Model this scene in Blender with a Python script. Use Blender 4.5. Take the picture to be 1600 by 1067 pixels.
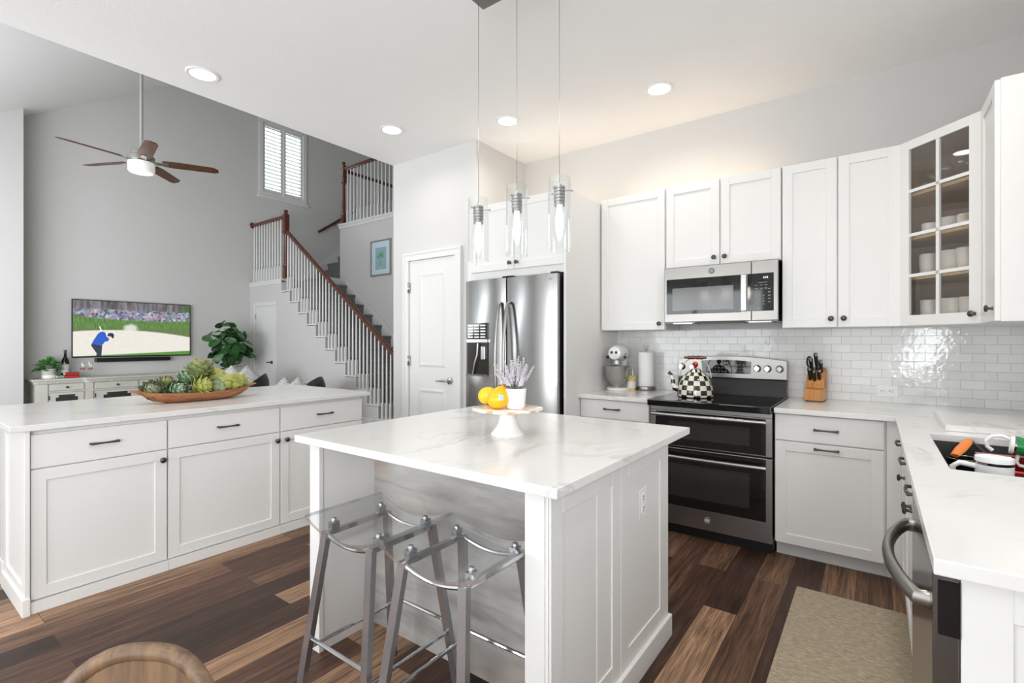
import bpy, bmesh, math, random
from mathutils import Vector, Matrix, noise as mnoise
PI = math.pi
R = math.radians
SC = bpy.context.scene
COL = SC.collection
for _o in list(bpy.data.objects):
    bpy.data.objects.remove(_o)

# ------------------------------------------------------------------ camera, world, light, exposure
EYE = 1.315
YAW = math.atan2(567, 770)
FPX = 770.0
cam_data = bpy.data.cameras.new('camera')
cam = bpy.data.objects.new('camera', cam_data)
COL.objects.link(cam)
cam.location = (0, 0, EYE)
cam.rotation_euler = (R(90), 0, YAW)
cam_data.sensor_width = 36.0
cam_data.lens = 36.0 * FPX / 1600.0
cam_data.clip_start = 0.05
SC.camera = cam

SC.view_settings.view_transform = 'Standard'
SC.view_settings.look = 'None'
SC.view_settings.gamma = 1.0
SC.view_settings.use_curve_mapping = False
SC.view_settings.exposure = 0.04
SC.cycles.max_bounces = 10
SC.cycles.diffuse_bounces = 6
SC.cycles.glossy_bounces = 5
SC.cycles.transmission_bounces = 8
SC.cycles.transparent_max_bounces = 16
SC.cycles.caustics_reflective = False
SC.cycles.caustics_refractive = False
SC.cycles.sample_clamp_indirect = 6.0
SC.cycles.use_denoising = True

world = bpy.data.worlds.new('daylight_world')
SC.world = world
world.use_nodes = True
_bg = world.node_tree.nodes['Background']
_bg.inputs['Color'].default_value = (0.86, 0.93, 1.0, 1)
_bg.inputs['Strength'].default_value = 0.9


def area_light(name, loc, direction, sx, sy, power, color=(1, 1, 1)):
    d = bpy.data.lights.new(name, 'AREA')
    d.shape = 'RECTANGLE'
    d.size = sx
    d.size_y = sy
    d.energy = power
    d.color = color
    o = bpy.data.objects.new(name, d)
    COL.objects.link(o)
    o.location = loc
    o.rotation_euler = Vector(direction).to_track_quat('-Z', 'Y').to_euler()
    return o


# daylight entering through openings behind the camera, plus added side and sink fill
DAY = (0.93, 0.97, 1.0)
WX_ = 0.78
area_light('daylight_slider_kitchen', (-2.9, -2.75, 1.3), (0.1, 1, 0.5), 2.5, 2.3, 84, DAY)
area_light('daylight_window_kitchen', (-0.05, -2.75, 1.2), (-0.05, 1, 0.05), 1.3, 2.2, 23, DAY)
area_light('added_fill_side', (0.74, -1.6, 1.55), (-1, 0.15, 0.4), 1.8, 1.5, 112, DAY)  # added fill, brightens the surfaces that face the sink wall
area_light('added_fill_sink', (WX_ + 0.10, 1.75, 1.62), (-1, -0.1, -0.1), 1.0, 1.15, 8, DAY)  # added fill for the square island's side and the base fronts
area_light('daylight_slider_living', (-6.7, -0.98, 1.35), (-0.75, 1, 1.1), 3.0, 2.3, 205, DAY)

# ------------------------------------------------------------------ materials
def lin(c):
    return c / 12.92 if c <= 0.04045 else ((c + 0.055) / 1.055) ** 2.4


def rgb(h):
    h = h.lstrip('#')
    return tuple(lin(int(h[i:i + 2], 16) / 255) for i in (0, 2, 4))


class NT:
    """small node-tree helper"""
    def __init__(self, name):
        self.m = bpy.data.materials.new(name)
        self.m.use_nodes = True
        self.t = self.m.node_tree
        self.bsdf = self.t.nodes['Principled BSDF']
        self.out = self.t.nodes['Material Output']

    def n(self, kind, **kw):
        nd = self.t.nodes.new(kind)
        for k, v in kw.items():
            if k.startswith('i_'):
                key = k[2:]
                nd.inputs[int(key) if key.isdigit() else key.replace('_', ' ')].default_value = v
            else:
                setattr(nd, k, v)
        return nd

    def link(self, a, b):
        self.t.links.new(a, b)

    def coords(self, scale=(1, 1, 1), kind='Object', rot=(0, 0, 0)):
        tc = self.n('ShaderNodeTexCoord')
        mp = self.n('ShaderNodeMapping')
        mp.inputs['Scale'].default_value = scale
        mp.inputs['Rotation'].default_value = rot
        self.link(tc.outputs[kind], mp.inputs['Vector'])
        return mp.outputs['Vector']

    def noise(self, vec, scale, detail=3, rough=0.5, dist=0.0):
        nd = self.n('ShaderNodeTexNoise')
        nd.inputs['Scale'].default_value = scale
        nd.inputs['Detail'].default_value = detail
        nd.inputs['Roughness'].default_value = rough
        nd.inputs['Distortion'].default_value = dist
        if vec is not None:
            self.link(vec, nd.inputs['Vector'])
        return nd.outputs['Fac']

    def ramp(self, fac, stops):
        nd = self.n('ShaderNodeValToRGB')
        el = nd.color_ramp.elements
        while len(el) < len(stops):
            el.new(0.5)
        for e, (p, c) in zip(el, stops):
            e.position = p
            e.color = (*c, 1) if len(c) == 3 else c
        self.link(fac, nd.inputs['Fac'])
        return nd.outputs['Color']

    def mix(self, fac, a, b, mode='MIX'):
        nd = self.n('ShaderNodeMix', data_type='RGBA', blend_type=mode)
        for sock, v in ((nd.inputs[0], fac), (nd.inputs[6], a), (nd.inputs[7], b)):
            if hasattr(v, 'is_linked'):
                self.link(v, sock)
            elif isinstance(v, (int, float)):
                sock.default_value = v
            else:
                sock.default_value = (*v, 1)
        return nd.outputs[2]

    def math(self, op, a, b=None, c=None, clamp=False):
        nd = self.n('ShaderNodeMath', operation=op, use_clamp=clamp)
        for i, v in enumerate((a, b, c)):
            if v is None:
                continue
            if hasattr(v, 'is_linked'):
                self.link(v, nd.inputs[i])
            else:
                nd.inputs[i].default_value = v
        return nd.outputs[0]

    def bump(self, height, strength=0.1, dist=0.01):
        nd = self.n('ShaderNodeBump')
        nd.inputs['Strength'].default_value = strength
        nd.inputs['Distance'].default_value = dist
        self.link(height, nd.inputs['Height'])
        self.link(nd.outputs['Normal'], self.bsdf.inputs['Normal'])

    def set(self, **kw):
        for k, v in kw.items():
            s = self.bsdf.inputs[k.replace('_', ' ')]
            if hasattr(v, 'is_linked'):
                self.link(v, s)
            elif isinstance(v, (int, float)):
                s.default_value = v
            else:
                s.default_value = (*v, 1)
        return self


def plain(name, col, rough=0.5, metal=0.0, var=0.04, scale=8, bump=0.0, bscale=200, spec=None, coat=0.0, sx=(1, 1, 1)):
    c = rgb(col) if isinstance(col, str) else col
    t = NT(name)
    v = t.coords(sx)
    f = t.noise(v, scale, 3)
    lo = tuple(max(0, x * (1 - var)) for x in c)
    hi = tuple(min(1, x * (1 + var)) for x in c)
    t.set(Base_Color=t.mix(f, lo, hi), Roughness=rough, Metallic=metal)
    if spec is not None:
        t.set(Specular_IOR_Level=spec)
    if coat:
        t.set(Coat_Weight=coat, Coat_Roughness=0.08)
    if bump:
        t.bump(t.noise(v, bscale, 2), bump, 0.002)
    return t.m


def emitter(name, col, strength):
    t = NT(name)
    c = rgb(col) if isinstance(col, str) else col
    v = t.coords()
    f = t.noise(v, 5, 1)
    t.set(Base_Color=c, Emission_Color=t.mix(f, tuple(x * 0.98 for x in c), c), Emission_Strength=strength, Roughness=0.4)
    return t.m


def thin_glass(name, tint=(1, 1, 1), base=0.04, edge=0.5, rough=0.02, gloss=(1, 1, 1), power=3.0):
    t = NT(name)
    t.t.nodes.remove(t.bsdf)
    lw = t.n('ShaderNodeLayerWeight')
    lw.inputs['Blend'].default_value = 0.5
    p = t.math('POWER', lw.outputs['Facing'], power)
    fac = t.math('MULTIPLY_ADD', p, edge, base, clamp=True)
    tr = t.n('ShaderNodeBsdfTransparent')
    tr.inputs['Color'].default_value = (*tint, 1)
    gl = t.n('ShaderNodeBsdfGlossy')
    gl.inputs['Color'].default_value = (*gloss, 1)
    gl.inputs['Roughness'].default_value = rough
    mx = t.n('ShaderNodeMixShader')
    t.link(fac, mx.inputs[0])
    t.link(tr.outputs[0], mx.inputs[1])
    t.link(gl.outputs[0], mx.inputs[2])
    t.link(mx.outputs[0], t.out.inputs['Surface'])
    return t.m


def wood(name, dark, light, along='x', rough=0.35, scale=6.0, coat=0.0):
    t = NT(name)
    sc = {'x': (0.6, 9, 9), 'y': (9, 0.6, 9), 'z': (9, 9, 0.6)}[along]
    v = t.coords(sc)
    f = t.noise(v, scale, 5, 0.6, 0.6)
    f2 = t.noise(v, scale * 6, 2, 0.5)
    c = t.ramp(f, [(0.3, rgb(dark)), (0.7, rgb(light))])
    c = t.mix(t.math('MULTIPLY', f2, 0.35), c, rgb(dark))
    t.set(Base_Color=c, Roughness=rough)
    if coat:
        t.set(Coat_Weight=coat, Coat_Roughness=0.1)
    t.bump(f2, 0.08, 0.002)
    return t.m


def brushed(name, col, rough=0.27, along='x', aniso=0.0):
    t = NT(name)
    sc = {'x': (1.0, 260, 260), 'z': (260, 260, 1.0), 'y': (260, 1, 260)}[along]
    v = t.coords(sc)
    f = t.noise(v, 1.0, 3)
    c = rgb(col)
    t.set(Base_Color=t.mix(f, tuple(x * 0.94 for x in c), tuple(min(1, x * 1.04) for x in c)), Metallic=1.0,
          Roughness=t.math('MULTIPLY_ADD', f, 0.12, rough - 0.06))
    return t.m


def m_floor():
    t = NT('vinyl_plank_floor')
    tc = t.n('ShaderNodeTexCoord')
    sep = t.n('ShaderNodeSeparateXYZ')
    t.link(tc.outputs['Object'], sep.inputs[0])
    com = t.n('ShaderNodeCombineXYZ')
    t.link(sep.outputs['Y'], com.inputs['X'])
    t.link(sep.outputs['X'], com.inputs['Y'])
    br = t.n('ShaderNodeTexBrick', offset=0.37, offset_frequency=2, squash=1.0)
    br.inputs['Color1'].default_value = (0, 0, 0, 1)
    br.inputs['Color2'].default_value = (1, 1, 1, 1)
    br.inputs['Mortar'].default_value = (0.2, 0.2, 0.2, 1)
    br.inputs['Scale'].default_value = 1.0
    br.inputs['Mortar Size'].default_value = 0.0012
    br.inputs['Mortar Smooth'].default_value = 0.3
    br.inputs['Bias'].default_value = 0.0
    br.inputs['Brick Width'].default_value = 1.22
    br.inputs['Row Height'].default_value = 0.152
    t.link(com.outputs[0], br.inputs['Vector'])
    plank = t.ramp(br.outputs['Color'], [(0.05, rgb('#2f1f1a')), (0.28, rgb('#4b3328')), (0.5, rgb('#634738')), (0.7, rgb('#80614b')), (0.9, rgb('#a8866a'))])
    # grain, offset per plank
    off = t.math('MULTIPLY', br.outputs['Color'], 37.0)
    cv = t.n('ShaderNodeCombineXYZ')
    t.link(t.math('MULTIPLY_ADD', sep.outputs['Y'], 1.4, off), cv.inputs['X'])
    t.link(t.math('MULTIPLY', sep.outputs['X'], 26.0), cv.inputs['Y'])
    t.link(off, cv.inputs['Z'])
    g = t.noise(cv.outputs[0], 1.6, 7, 0.65, 0.7)
    cv2 = t.n('ShaderNodeCombineXYZ')
    t.link(t.math('MULTIPLY_ADD', sep.outputs['Y'], 4.0, off), cv2.inputs['X'])
    t.link(t.math('MULTIPLY', sep.outputs['X'], 150.0), cv2.inputs['Y'])
    g2 = t.noise(cv2.outputs[0], 1.5, 3, 0.6, 0.2)
    shade = t.ramp(g, [(0.30, (0.22, 0.21, 0.21)), (0.5, (0.85, 0.83, 0.82)), (0.70, (1.5, 1.48, 1.45))])
    c = t.mix(1.0, plank, shade, 'MULTIPLY')
    fine = t.ramp(g2, [(0.34, (0.5, 0.5, 0.5)), (0.58, (1.1, 1.1, 1.1))])
    c = t.mix(1.0, c, fine, 'MULTIPLY')
    c = t.mix(t.math('MULTIPLY', br.outputs['Fac'], 0.8), c, rgb('#1c140f'))
    t.set(Base_Color=c, Roughness=t.math('MULTIPLY_ADD', g, 0.15, 0.38), Specular_IOR_Level=0.35)
    t.bump(t.math('ADD', t.math('MULTIPLY', g2, 0.5), t.math('MULTIPLY', br.outputs['Fac'], -1.0)), 0.12, 0.002)
    return t.m


def m_quartz():
    t = NT('veined_white_quartz')
    v = t.coords()
    d = t.noise(v, 0.9, 6, 0.62, 1.3)
    a = t.math('ABSOLUTE', t.math('SUBTRACT', d, 0.5))
    line = t.ramp(a, [(0.0, (1, 1, 1)), (0.006, (0.75, 0.75, 0.75)), (0.02, (0, 0, 0))])
    mask = t.ramp(t.noise(v, 1.9, 2), [(0.46, (0, 0, 0)), (0.64, (1, 1, 1))])
    f = t.mix(1.0, line, mask, 'MULTIPLY')
    cloud = t.noise(v, 3.0, 4, 0.6)
    base = t.mix(cloud, rgb('#dad9d7'), rgb('#e4e3e1'))
    t.set(Base_Color=t.mix(t.math('MULTIPLY', f, 0.42), base, rgb('#a4a29e')), Roughness=0.16)
    return t.m


def m_tile():
    t = NT('glossy_white_wall_tile')
    tc = t.n('ShaderNodeTexCoord')
    sep = t.n('ShaderNodeSeparateXYZ')
    t.link(tc.outputs['Object'], sep.inputs[0])
    com = t.n('ShaderNodeCombineXYZ')
    t.link(t.math('ADD', sep.outputs['X'], sep.outputs['Y']), com.inputs['X'])
    t.link(sep.outputs['Z'], com.inputs['Y'])
    br = t.n('ShaderNodeTexBrick', offset=0.5)
    br.inputs['Color1'].default_value = (0, 0, 0, 1)
    br.inputs['Color2'].default_value = (1, 1, 1, 1)
    br.inputs['Scale'].default_value = 1.0
    br.inputs['Mortar Size'].default_value = 0.0012
    br.inputs['Mortar Smooth'].default_value = 0.2
    br.inputs['Brick Width'].default_value = 0.110
    br.inputs['Row Height'].default_value = 0.0545
    t.link(com.outputs[0], br.inputs['Vector'])
    c = t.mix(br.outputs['Color'], rgb('#dcdcda'), rgb('#e6e6e4'))
    c = t.mix(br.outputs['Fac'], c, rgb('#b9b9b7'))
    w = t.noise(tc.outputs['Object'], 26, 2, 0.5)
    t.set(Base_Color=c, Roughness=t.math('MULTIPLY_ADD', br.outputs['Fac'], 0.5, 0.07), Specular_IOR_Level=0.5)
    h = t.math('ADD', t.math('MULTIPLY', br.outputs['Fac'], -0.8), t.math('MULTIPLY', w, 0.9))
    t.bump(h, 0.35, 0.003)
    return t.m


def m_carpet(name, a, b):
    t = NT(name)
    v = t.coords()
    f = t.noise(v, 260, 2)
    g = t.noise(v, 30, 3)
    c = t.mix(f, rgb(a), rgb(b))
    t.set(Base_Color=t.mix(t.math('MULTIPLY', g, 0.4), c, rgb(a)), Roughness=0.95, Specular_IOR_Level=0.1)
    t.bump(f, 0.5, 0.006)
    return t.m


def m_mat():
    t = NT('woven_beige_mat')
    v = t.coords((34, 120, 60))
    f = t.noise(v, 1.0, 4, 0.7, 0.4)
    v2 = t.coords((300, 60, 60))
    g = t.noise(v2, 1.0, 2)
    c = t.ramp(f, [(0.3, rgb('#857865')), (0.5, rgb('#aa9c86')), (0.7, rgb('#cbbfa9'))])
    c = t.mix(t.math('MULTIPLY', g, 0.35), c, rgb('#8a7a64'))
    t.set(Base_Color=c, Roughness=0.75)
    t.bump(f, 0.3, 0.003)
    return t.m


def m_greywash():
    t = NT('grey_washed_panel')
    v = t.coords((0.8, 1, 5))
    f = t.noise(v, 2.2, 7, 0.62, 0.5)
    g = t.noise(t.coords((1.5, 1, 30)), 4, 3)
    s = t.noise(t.coords((1.0, 1.0, 2.2)), 1.7, 3, 0.5)
    c = t.ramp(f, [(0.34, rgb('#8f8d8a')), (0.5, rgb('#b3b1ae')), (0.66, rgb('#cac9c6'))])
    c = t.mix(t.math('MULTIPLY', g, 0.35), c, rgb('#b4b1ad'))
    c = t.mix(t.ramp(s, [(0.52, (0, 0, 0)), (0.68, (0.6, 0.6, 0.6))]), c, rgb('#a59384'))
    t.set(Base_Color=c, Roughness=0.5)
    return t.m


def m_check(rows_z0, rows_h, n):
    t = NT('black_and_white_checked_enamel')
    tc = t.n('ShaderNodeTexCoord')
    sep = t.n('ShaderNodeSeparateXYZ')
    t.link(tc.outputs['Object'], sep.inputs[0])
    ang = t.math('ARCTAN2', sep.outputs['Y'], sep.outputs['X'])
    a = t.math('FLOOR', t.math('MULTIPLY', ang, n / (2 * PI)))
    z = t.math('FLOOR', t.math('DIVIDE', t.math('SUBTRACT', sep.outputs['Z'], rows_z0), rows_h))
    s = t.math('FLOORED_MODULO', t.math('ADD', a, z), 2.0)
    ns = t.noise(tc.outputs['Object'], 40, 3)
    w = t.mix(ns, rgb('#f0ecdc'), rgb('#d9d6c4'))
    k = t.mix(ns, rgb('#0b0b0c'), rgb('#2b2a2a'))
    t.set(Base_Color=t.mix(t.math('GREATER_THAN', s, 0.5), k, w), Roughness=0.12, Coat_Weight=0.5)
    return t.m


def m_pattern(name, base, spots, scale):
    t = NT(name)
    v = t.coords()
    vo = t.n('ShaderNodeTexVoronoi', feature='DISTANCE_TO_EDGE')
    vo.inputs['Scale'].default_value = scale
    t.link(v, vo.inputs['Vector'])
    f = t.ramp(vo.outputs['Distance'], [(0.06, (1, 1, 1)), (0.12, (0, 0, 0))])
    t.set(Base_Color=t.mix(f, rgb(base), rgb(spots)), Roughness=0.85)
    return t.m


def m_floral():
    t = NT('floral_glazed_ceramic')
    v = t.coords()
    vo = t.n('ShaderNodeTexVoronoi', feature='F1')
    vo.inputs['Scale'].default_value = 26
    t.link(v, vo.inputs['Vector'])
    f = t.noise(v, 30, 3)
    hs = t.n('ShaderNodeSeparateColor')
    t.link(vo.outputs['Color'], hs.inputs[0])
    pal = t.ramp(hs.outputs[0], [(0.1, rgb('#ece4da')), (0.3, rgb('#e0a58c')), (0.5, rgb('#d98d5a')), (0.62, rgb('#b7a98a')), (0.8, rgb('#e7c1ae')), (0.95, rgb('#9a7f6a'))])
    c = t.mix(t.ramp(vo.outputs['Distance'], [(0.3, (0, 0, 0)), (0.7, (1, 1, 1))]), pal, rgb('#efe8df'))
    t.set(Base_Color=t.mix(t.math('MULTIPLY', f, 0.3), c, rgb('#efe8df')), Roughness=0.15)
    return t.m


def m_artichoke(name, a, b, tip):
    t = NT(name)
    tc = t.n('ShaderNodeTexCoord')
    uv = t.n('ShaderNodeSeparateXYZ')
    t.link(tc.outputs['UV'], uv.inputs[0])
    f = t.noise(tc.outputs['Object'], 40, 3)
    c = t.mix(f, rgb(a), rgb(b))
    t.set(Base_Color=t.mix(t.ramp(uv.outputs['Y'], [(0.55, (0, 0, 0)), (1.0, (0.85, 0.85, 0.85))]), c, rgb(tip)), Roughness=0.5)
    return t.m


def m_leaf(name, a, b):
    t = NT(name)
    v = t.coords()
    f = t.noise(v, 9, 3)
    t.set(Base_Color=t.mix(f, rgb(a), rgb(b)), Roughness=0.38)
    return t.m


def m_screen():
    """the picture shown by the television: crowd, rough, bunker, fringe"""
    t = NT('lit_screen_picture')
    tc = t.n('ShaderNodeTexCoord')
    sep = t.n('ShaderNodeSeparateXYZ')
    t.link(tc.outputs['Generated'], sep.inputs[0])
    u, v = sep.outputs['Y'], sep.outputs['Z']
    cv = t.n('ShaderNodeCombineXYZ')
    t.link(t.math('MULTIPLY', u, 1.78), cv.inputs['X'])
    t.link(v, cv.inputs['Y'])
    p = cv.outputs[0]
    n1 = t.noise(p, 14, 4, 0.6)
    n2 = t.noise(p, 60, 2, 0.6)
    # trees
    mt = t.n('ShaderNodeMapping')
    mt.inputs['Scale'].default_value = (9, 1.2, 1)
    t.link(p, mt.inputs['Vector'])
    trees = t.ramp(t.noise(mt.outputs[0], 2.2, 4), [(0.3, rgb('#4d4a4b')), (0.5, rgb('#777277')), (0.7, rgb('#959096'))])
    trees = t.mix(t.ramp(t.math('SUBTRACT', u, t.math('MULTIPLY', n1, 0.1)), [(0.84, (0, 0, 0)), (0.9, (1, 1, 1))]), trees, rgb('#4e6a3a'))
    # crowd
    vo = t.n('ShaderNodeTexVoronoi', feature='F1')
    vo.inputs['Scale'].default_value = 27
    vo.inputs['Randomness'].default_value = 1
    t.link(p, vo.inputs['Vector'])
    sc = t.n('ShaderNodeSeparateColor')
    t.link(vo.outputs['Color'], sc.inputs[0])
    crowd = t.ramp(sc.outputs[0], [(0.0, rgb('#3c4052')), (0.15, rgb('#707085')), (0.3, rgb('#c8c6d6')), (0.45, rgb('#8e8ca6')), (0.58, rgb('#e6e3ec')), (0.7, rgb('#d8788c')), (0.78, rgb('#7fb5dd')), (0.86, rgb('#5d5870')), (0.93, rgb('#86d876')), (1.0, rgb('#f1eef4'))])
    crowd = t.mix(t.math('MULTIPLY_ADD', n2, 0.3, 0.2), crowd, rgb('#6f6c80'))
    # rough grass
    mg = t.n('ShaderNodeMapping')
    mg.inputs['Scale'].default_value = (60, 7, 1)
    t.link(p, mg.inputs['Vector'])
    gn = t.noise(mg.outputs[0], 1.2, 3, 0.6)
    grass = t.ramp(gn, [(0.25, rgb('#41602e')), (0.5, rgb('#5f8a44')), (0.75, rgb('#86a962'))])
    low = t.ramp(t.math('ADD', v, t.math('MULTIPLY', n1, 0.08)), [(0.52, (1, 1, 1)), (0.60, (0, 0, 0))])
    grass = t.mix(t.math('MULTIPLY', low, 0.6), grass, rgb('#6f7550'))
    sand = t.mix(n1, rgb('#e9e3d6'), rgb('#f7f4ec'))
    fringe = t.mix(n2, rgb('#4d8038'), rgb('#6ba24a'))

    def step(edge, soft=0.012):
        return t.math('DIVIDE', t.math('ADD', edge, soft), soft * 2, clamp=True)
    c = trees
    vw = t.math('ADD', v, t.math('MULTIPLY_ADD', n1, 0.10, -0.05))
    c = t.mix(step(t.math('SUBTRACT', 0.85, vw), 0.02), c, crowd)
    bank = t.math('ADD', 0.655, t.math('MULTIPLY_ADD', t.math('POWER', t.math('SUBTRACT', u, 0.62), 2.0), 0.18, 0.0))
    c = t.mix(step(t.math('SUBTRACT', bank, t.math('ADD', v, t.math('MULTIPLY_ADD', n2, 0.03, -0.015))), 0.012), c, grass)
    lip = t.math('ADD', t.math('MULTIPLY_ADD', t.math('POWER', t.math('ABSOLUTE', t.math('SUBTRACT', u, 0.35)), 2.0), -0.30, 0.475), t.math('MULTIPLY_ADD', n2, 0.04, -0.02))
    c = t.mix(step(t.math('SUBTRACT', lip, v), 0.01), c, sand)
    # spray of sand
    du = t.math('DIVIDE', t.math('SUBTRACT', u, 0.455), 0.075)
    dv = t.math('DIVIDE', t.math('SUBTRACT', v, 0.50), 0.11)
    rr = t.math('ADD', t.math('ADD', t.math('MULTIPLY', du, du), t.math('MULTIPLY', dv, dv)), t.math('MULTIPLY_ADD', n1, 1.6, -0.8))
    c = t.mix(t.ramp(rr, [(0.2, (0.85, 0.85, 0.85)), (1.0, (0, 0, 0))]), c, rgb('#efece6'))
    fr = t.math('MULTIPLY_ADD', u, 0.075, 0.0)
    c = t.mix(step(t.math('SUBTRACT', fr, v), 0.008), c, fringe)
    t.set(Base_Color=(0.01, 0.01, 0.01), Emission_Color=c, Emission_Strength=0.95, Roughness=0.25)
    return t.m


def m_art():
    t = NT('botanical_print')
    v = t.coords(kind='Generated')
    f = t.noise(v, 6, 3)
    t.set(Base_Color=t.mix(f, rgb('#7fa6b4'), rgb('#a4c4c8')), Roughness=0.3)
    return t.m


M = {}
M['wall'] = plain('pale_grey_wall_paint', '#cfcecc', 0.8, var=0.015, scale=3, bump=0.06, bscale=160, spec=0.25)
M['ceiling'] = plain('white_ceiling_texture', '#f0f0ef', 0.9, var=0.015, scale=4, bump=0.35, bscale=70, spec=0.1)
M['trim'] = plain('white_trim_paint', '#dfdfdd', 0.4, var=0.01)
M['cab'] = plain('white_cabinet_paint', '#e4e3e1', 0.38, var=0.012, scale=5, spec=0.4)
M['cabin'] = plain('maple_cabinet_interior', '#b79f86', 0.6, var=0.08, sx=(1, 1, 8))
M['shelf'] = wood('maple_shelf_edge', '#c9a87c', '#dcbf94', 'x', 0.5)
M['bronze'] = plain('dark_bronze_metal', '#5a5653', 0.36, 0.9, var=0.15, scale=40)
M['floor'] = m_floor()
M['quartz'] = m_quartz()
M['tile'] = m_tile()
M['steel'] = brushed('brushed_stainless', '#9d9a96', 0.33, 'x')
M['steelv'] = brushed('brushed_stainless_upright', '#a3a2a0', 0.2, 'z')
M['steeldark'] = brushed('smoked_stainless', '#7f7e7d', 0.2, 'y')
M['chrome'] = plain('polished_chrome', '#c9c9cb', 0.08, 1.0, var=0.03)
M['chromedark'] = plain('dark_polished_chrome', '#a9a9ac', 0.26, 0.85, var=0.05)
M['black'] = plain('black_plastic', '#161617', 0.35, var=0.1)
M['blackglass'] = plain('black_glass', '#0d0d0e', 0.05, var=0.05, spec=0.6)
M['ovenglass'] = plain('smoked_oven_glass', '#1b1918', 0.06, var=0.05, spec=0.5)
M['ovenwin'] = plain('oven_window_tint', '#332f2c', 0.08, var=0.1)
M['mwwin'] = plain('microwave_window_mesh', '#6a6a69', 0.12, var=0.05, spec=0.6)
M['white'] = plain('white_plastic', '#ececea', 0.3, var=0.01)
M['ceramic'] = plain('white_glazed_ceramic', '#ecebe8', 0.12, var=0.01)
M['bisque'] = plain('cream_textured_stoneware', '#e6e2da', 0.35, var=0.03, scale=60, bump=0.5, bscale=110)
M['paper'] = plain('white_paper', '#ededec', 0.85, var=0.01, bump=0.15, bscale=150)
M['glass'] = thin_glass('clear_glass', (0.97, 0.98, 0.98), 0.05, 0.65, 0.01)
M['pane'] = thin_glass('cabinet_glass_pane', (0.93, 0.93, 0.93), 0.05, 0.35, 0.01)
M['acrylic'] = thin_glass('clear_acrylic', (0.95, 0.965, 0.97), 0.06, 0.5, 0.03, power=2.5)
M['acryledge'] = thin_glass('polished_acrylic_edge', (0.86, 0.89, 0.90), 0.45, 0.45, 0.2)
M['mahog'] = wood('red_mahogany_stain', '#3a1710', '#7d3c25', 'x', 0.25, coat=0.4)
M['walnut'] = wood('walnut_blade_veneer', '#2c1a12', '#6d4127', 'x', 0.4)
M['beech'] = wood('honey_wood_block', '#a5672c', '#d69a55', 'z', 0.4)
M['beechend'] = wood('light_wood_side', '#c69468', '#dfb58d', 'z', 0.45)
M['bowlwood'] = wood('carved_brown_wood', '#7d4a2c', '#b57d52', 'y', 0.5)
M['chairwood'] = wood('weathered_tan_wood', '#4f3d30', '#86684a', 'z', 0.45)
M['carpet'] = m_carpet('grey_stair_carpet', '#6d6d6b', '#8b8b89')
M['mat'] = m_mat()
M['greywash'] = m_greywash()
M['leather'] = plain('black_leather', '#1b1b1d', 0.42, var=0.15, scale=20, bump=0.3, bscale=120)
M['pillow'] = m_pattern('grey_ikat_fabric', '#e4e3e0', '#8d8c8a', 55)
M['side'] = plain('antique_white_paint', '#c9c8bf', 0.5, var=0.05)
M['sideinlay'] = plain('dark_fretwork', '#2e312d', 0.5)
M['fig'] = m_leaf('fiddle_fig_leaf', '#1d3d21', '#477a3d')
M['fern'] = m_leaf('bright_green_leaf', '#2d6a22', '#62a844')
M['lav'] = plain('pale_lavender_bud', '#cfcbd3', 0.8, var=0.12, scale=90)
M['lavstem'] = plain('grey_green_stem', '#8c9184', 0.8)
M['bark'] = plain('grey_brown_bark', '#6a5646', 0.85, var=0.2, scale=30)
M['concrete'] = plain('pale_concrete', '#bdbbb6', 0.8, var=0.06, scale=30)
M['soil'] = plain('dark_soil', '#33281f', 0.95, var=0.3, scale=60)
M['winebottle'] = plain('dark_bottle_glass', '#0c0d0c', 0.06)
M['label'] = plain('white_paper_label', '#d9d8d4', 0.7)
M['redbook'] = plain('red_book_cloth', '#b02a22', 0.55)
M['greenbook'] = plain('green_book_cloth', '#7f9a86', 0.6)
M['pages'] = plain('cream_page_edges', '#e7e2d6', 0.8, var=0.06, sx=(1, 1, 60))
M['pink'] = plain('rose_coloured_wine', '#c86a62', 0.15)
M['red'] = plain('red_enamel', '#b01117', 0.2, coat=0.3)
M['darkred'] = plain('deep_red_enamel', '#7d0d14', 0.18, coat=0.4)
M['green'] = plain('green_plastic', '#13823f', 0.3)
M['orange'] = plain('orange_silicone', '#ef8a3e', 0.45)
M['yellow'] = plain('yellow_fruit_skin', '#f7b308', 0.3, var=0.05, scale=12)
M['yellow2'] = plain('pale_yellow_fruit_skin', '#f5c21a', 0.3, var=0.05, scale=12)
M['sticker'] = plain('teal_fruit_sticker', '#9fd0cf', 0.4, var=0.3, scale=150)
M['lidyellow'] = plain('yellow_metal_lid', '#dfd24a', 0.35, var=0.1)
M['jar'] = plain('honey_filled_jar', '#dcb878', 0.2, var=0.2, scale=50)
M['granite'] = plain('black_granite_composite', '#3a3a3b', 0.5, var=0.5, scale=350)
M['nickel'] = plain('satin_nickel', '#b5b4b2', 0.25, 1.0)
M['satin'] = plain('satin_grey_metal', '#c2c2c0', 0.5, 0.4)
M['frost'] = emitter('frosted_lit_glass', '#f4f3ef', 0.25)
M['bulb'] = emitter('glowing_bulb', (1.0, 0.93, 0.82), 24.0)
M['led'] = emitter('downlight_diffuser', (1.0, 0.98, 0.94), 9.0)
M['sky'] = emitter('bright_daylight_pane', (0.88, 0.96, 1.0), 1.9)
M['digits'] = emitter('display_digits', (0.95, 0.95, 0.95), 1.2)
M['digitsdim'] = emitter('dim_display_digits', (0.55, 0.56, 0.58), 0.4)
M['legend'] = plain('grey_printed_legend', '#8c8c8c', 0.5)
M['logo'] = plain('etched_grey_logo', '#77767a', 0.4)
M['floral'] = m_floral()
M['frameg'] = brushed('pewter_picture_frame', '#b4b2ae', 0.5, 'x')
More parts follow.
